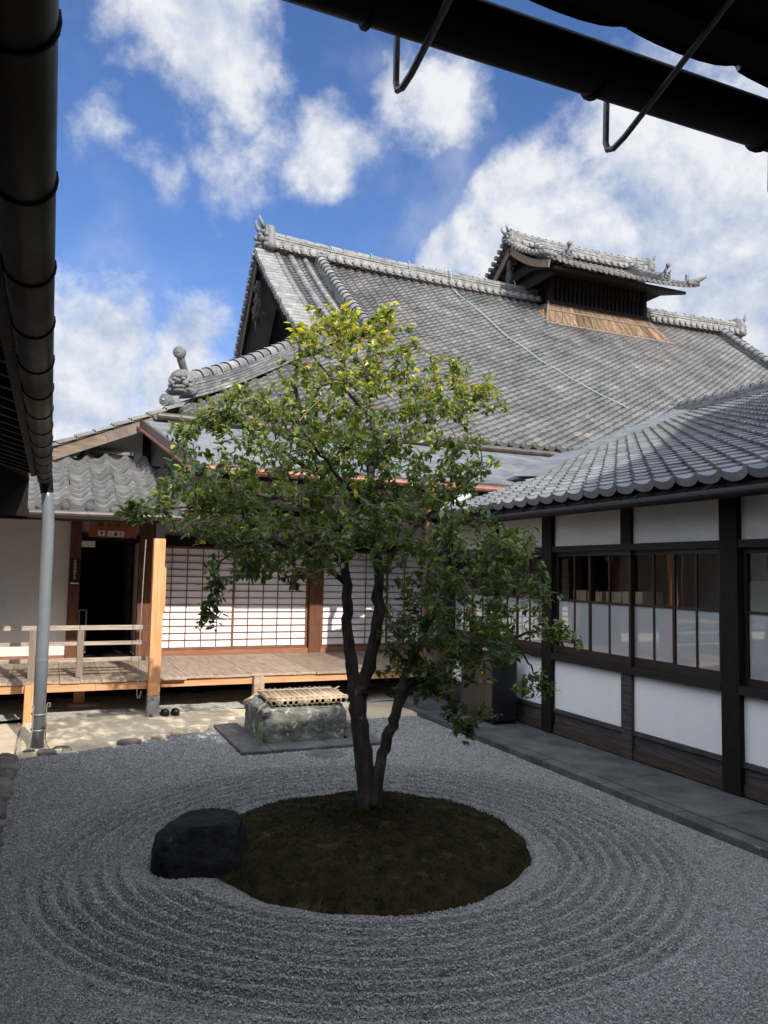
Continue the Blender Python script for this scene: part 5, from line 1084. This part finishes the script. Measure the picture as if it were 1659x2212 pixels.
# twigs reach from the limbs into the leaf masses
twig = MB(); leaves_v = []; leaves_f = []; leaves_t = []; nleaf = 0
LB = [(0, 0, 0), (.30, .34, .012), (.30, -.34, .012), (.36, 0, -.02), (.68, .30, -.03), (.68, -.30, -.03), (.72, 0, -.07), (1.04, 0, -.17)]
LF = [(0, 3, 1), (0, 2, 3), (1, 3, 6, 4), (3, 2, 5, 6), (4, 6, 7), (6, 5, 7)]
def leaf(p, d, nrm, size, t):
    global nleaf
    sd = np.cross(nrm, d); sd = sd/(np.linalg.norm(sd)+1e-9); up = np.cross(d, sd); cu = random.uniform(.4, 1.7); wd = random.uniform(.68, .95)
    for a, c, e_ in LB: leaves_v.append(p+size*(d*a+sd*c*wd+up*e_*cu+up*abs(c)*.22))
    o = nleaf*8; leaves_f.extend([tuple(i+o for i in f_) for f_ in LF]); leaves_t.extend([t]*6); nleaf += 1
vol = np.array([q[3]*q[4]**.6*q[5] for q in BLOBS])**.80; cnt = (vol/vol.sum()*1500).astype(int)+12
grow = [(p, r_) for p, r_ in nodes]
for bl, n_ in zip(BLOBS, cnt):
    c = V(*bl[:3]); rad = V(*bl[3:])
    for _ in range(n_):
        d = RNG.normal(size=3); d /= np.linalg.norm(d); rr2 = random.random()**.42; p = c+rad*d*rr2
        dist2 = np.linalg.norm(NP-p, axis=1)+.35*np.maximum(0, NP[:, 2]-p[2]); k = int(np.argmin(dist2)); q = NP[k]
        L2 = np.linalg.norm(p-q)
        if L2 > .05:
            mid = (q+p)/2+RNG.normal(0, .035, 3)+V(0, 0, -.03*L2); ptsT = [q, q*.5+mid*.5+RNG.normal(0, .012, 3), mid, mid*.5+p*.5+RNG.normal(0, .012, 3), p]
            twig.tube(ptsT, [.0055, .0048, .004, .003, .002], 5, random.random(), caps=False)
            for pt in ptsT[1:]: NP = np.vstack([NP, pt]) if L2 > .14 else NP
            dirT = unit(p-mid)
        else: dirT = unit(p-c+V(0, 0, .02))
        nl = random.randint(7, 12)
        for m_ in range(nl):
            s_ = m_/nl; base = p-dirT*.17*(1-s_)*min(1, L2/.2+.3)+RNG.normal(0, .012, 3)
            an = m_*2.4+random.uniform(-.5, .5); e1 = np.cross(dirT, V(0, 0, 1)); e1 = e1/(np.linalg.norm(e1)+1e-6); e2 = np.cross(e1, dirT)
            out_ = dirT*.55+(e1*math.cos(an)+e2*math.sin(an)*.6)*.9+V(0, 0, random.uniform(-.65, .12)); ld = unit(out_)
            nm = unit(V(0, 0, 1)+RNG.normal(0, .42, 3)); sz = random.uniform(.036, .070)
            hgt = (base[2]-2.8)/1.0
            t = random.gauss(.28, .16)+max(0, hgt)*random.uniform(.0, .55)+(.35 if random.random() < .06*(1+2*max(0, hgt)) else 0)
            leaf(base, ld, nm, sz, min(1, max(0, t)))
twig.build('twigs', 'twig', tree)
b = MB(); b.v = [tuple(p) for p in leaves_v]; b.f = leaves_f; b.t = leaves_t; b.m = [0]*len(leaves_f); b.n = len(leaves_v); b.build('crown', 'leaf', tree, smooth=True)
print('leaves', nleaf)
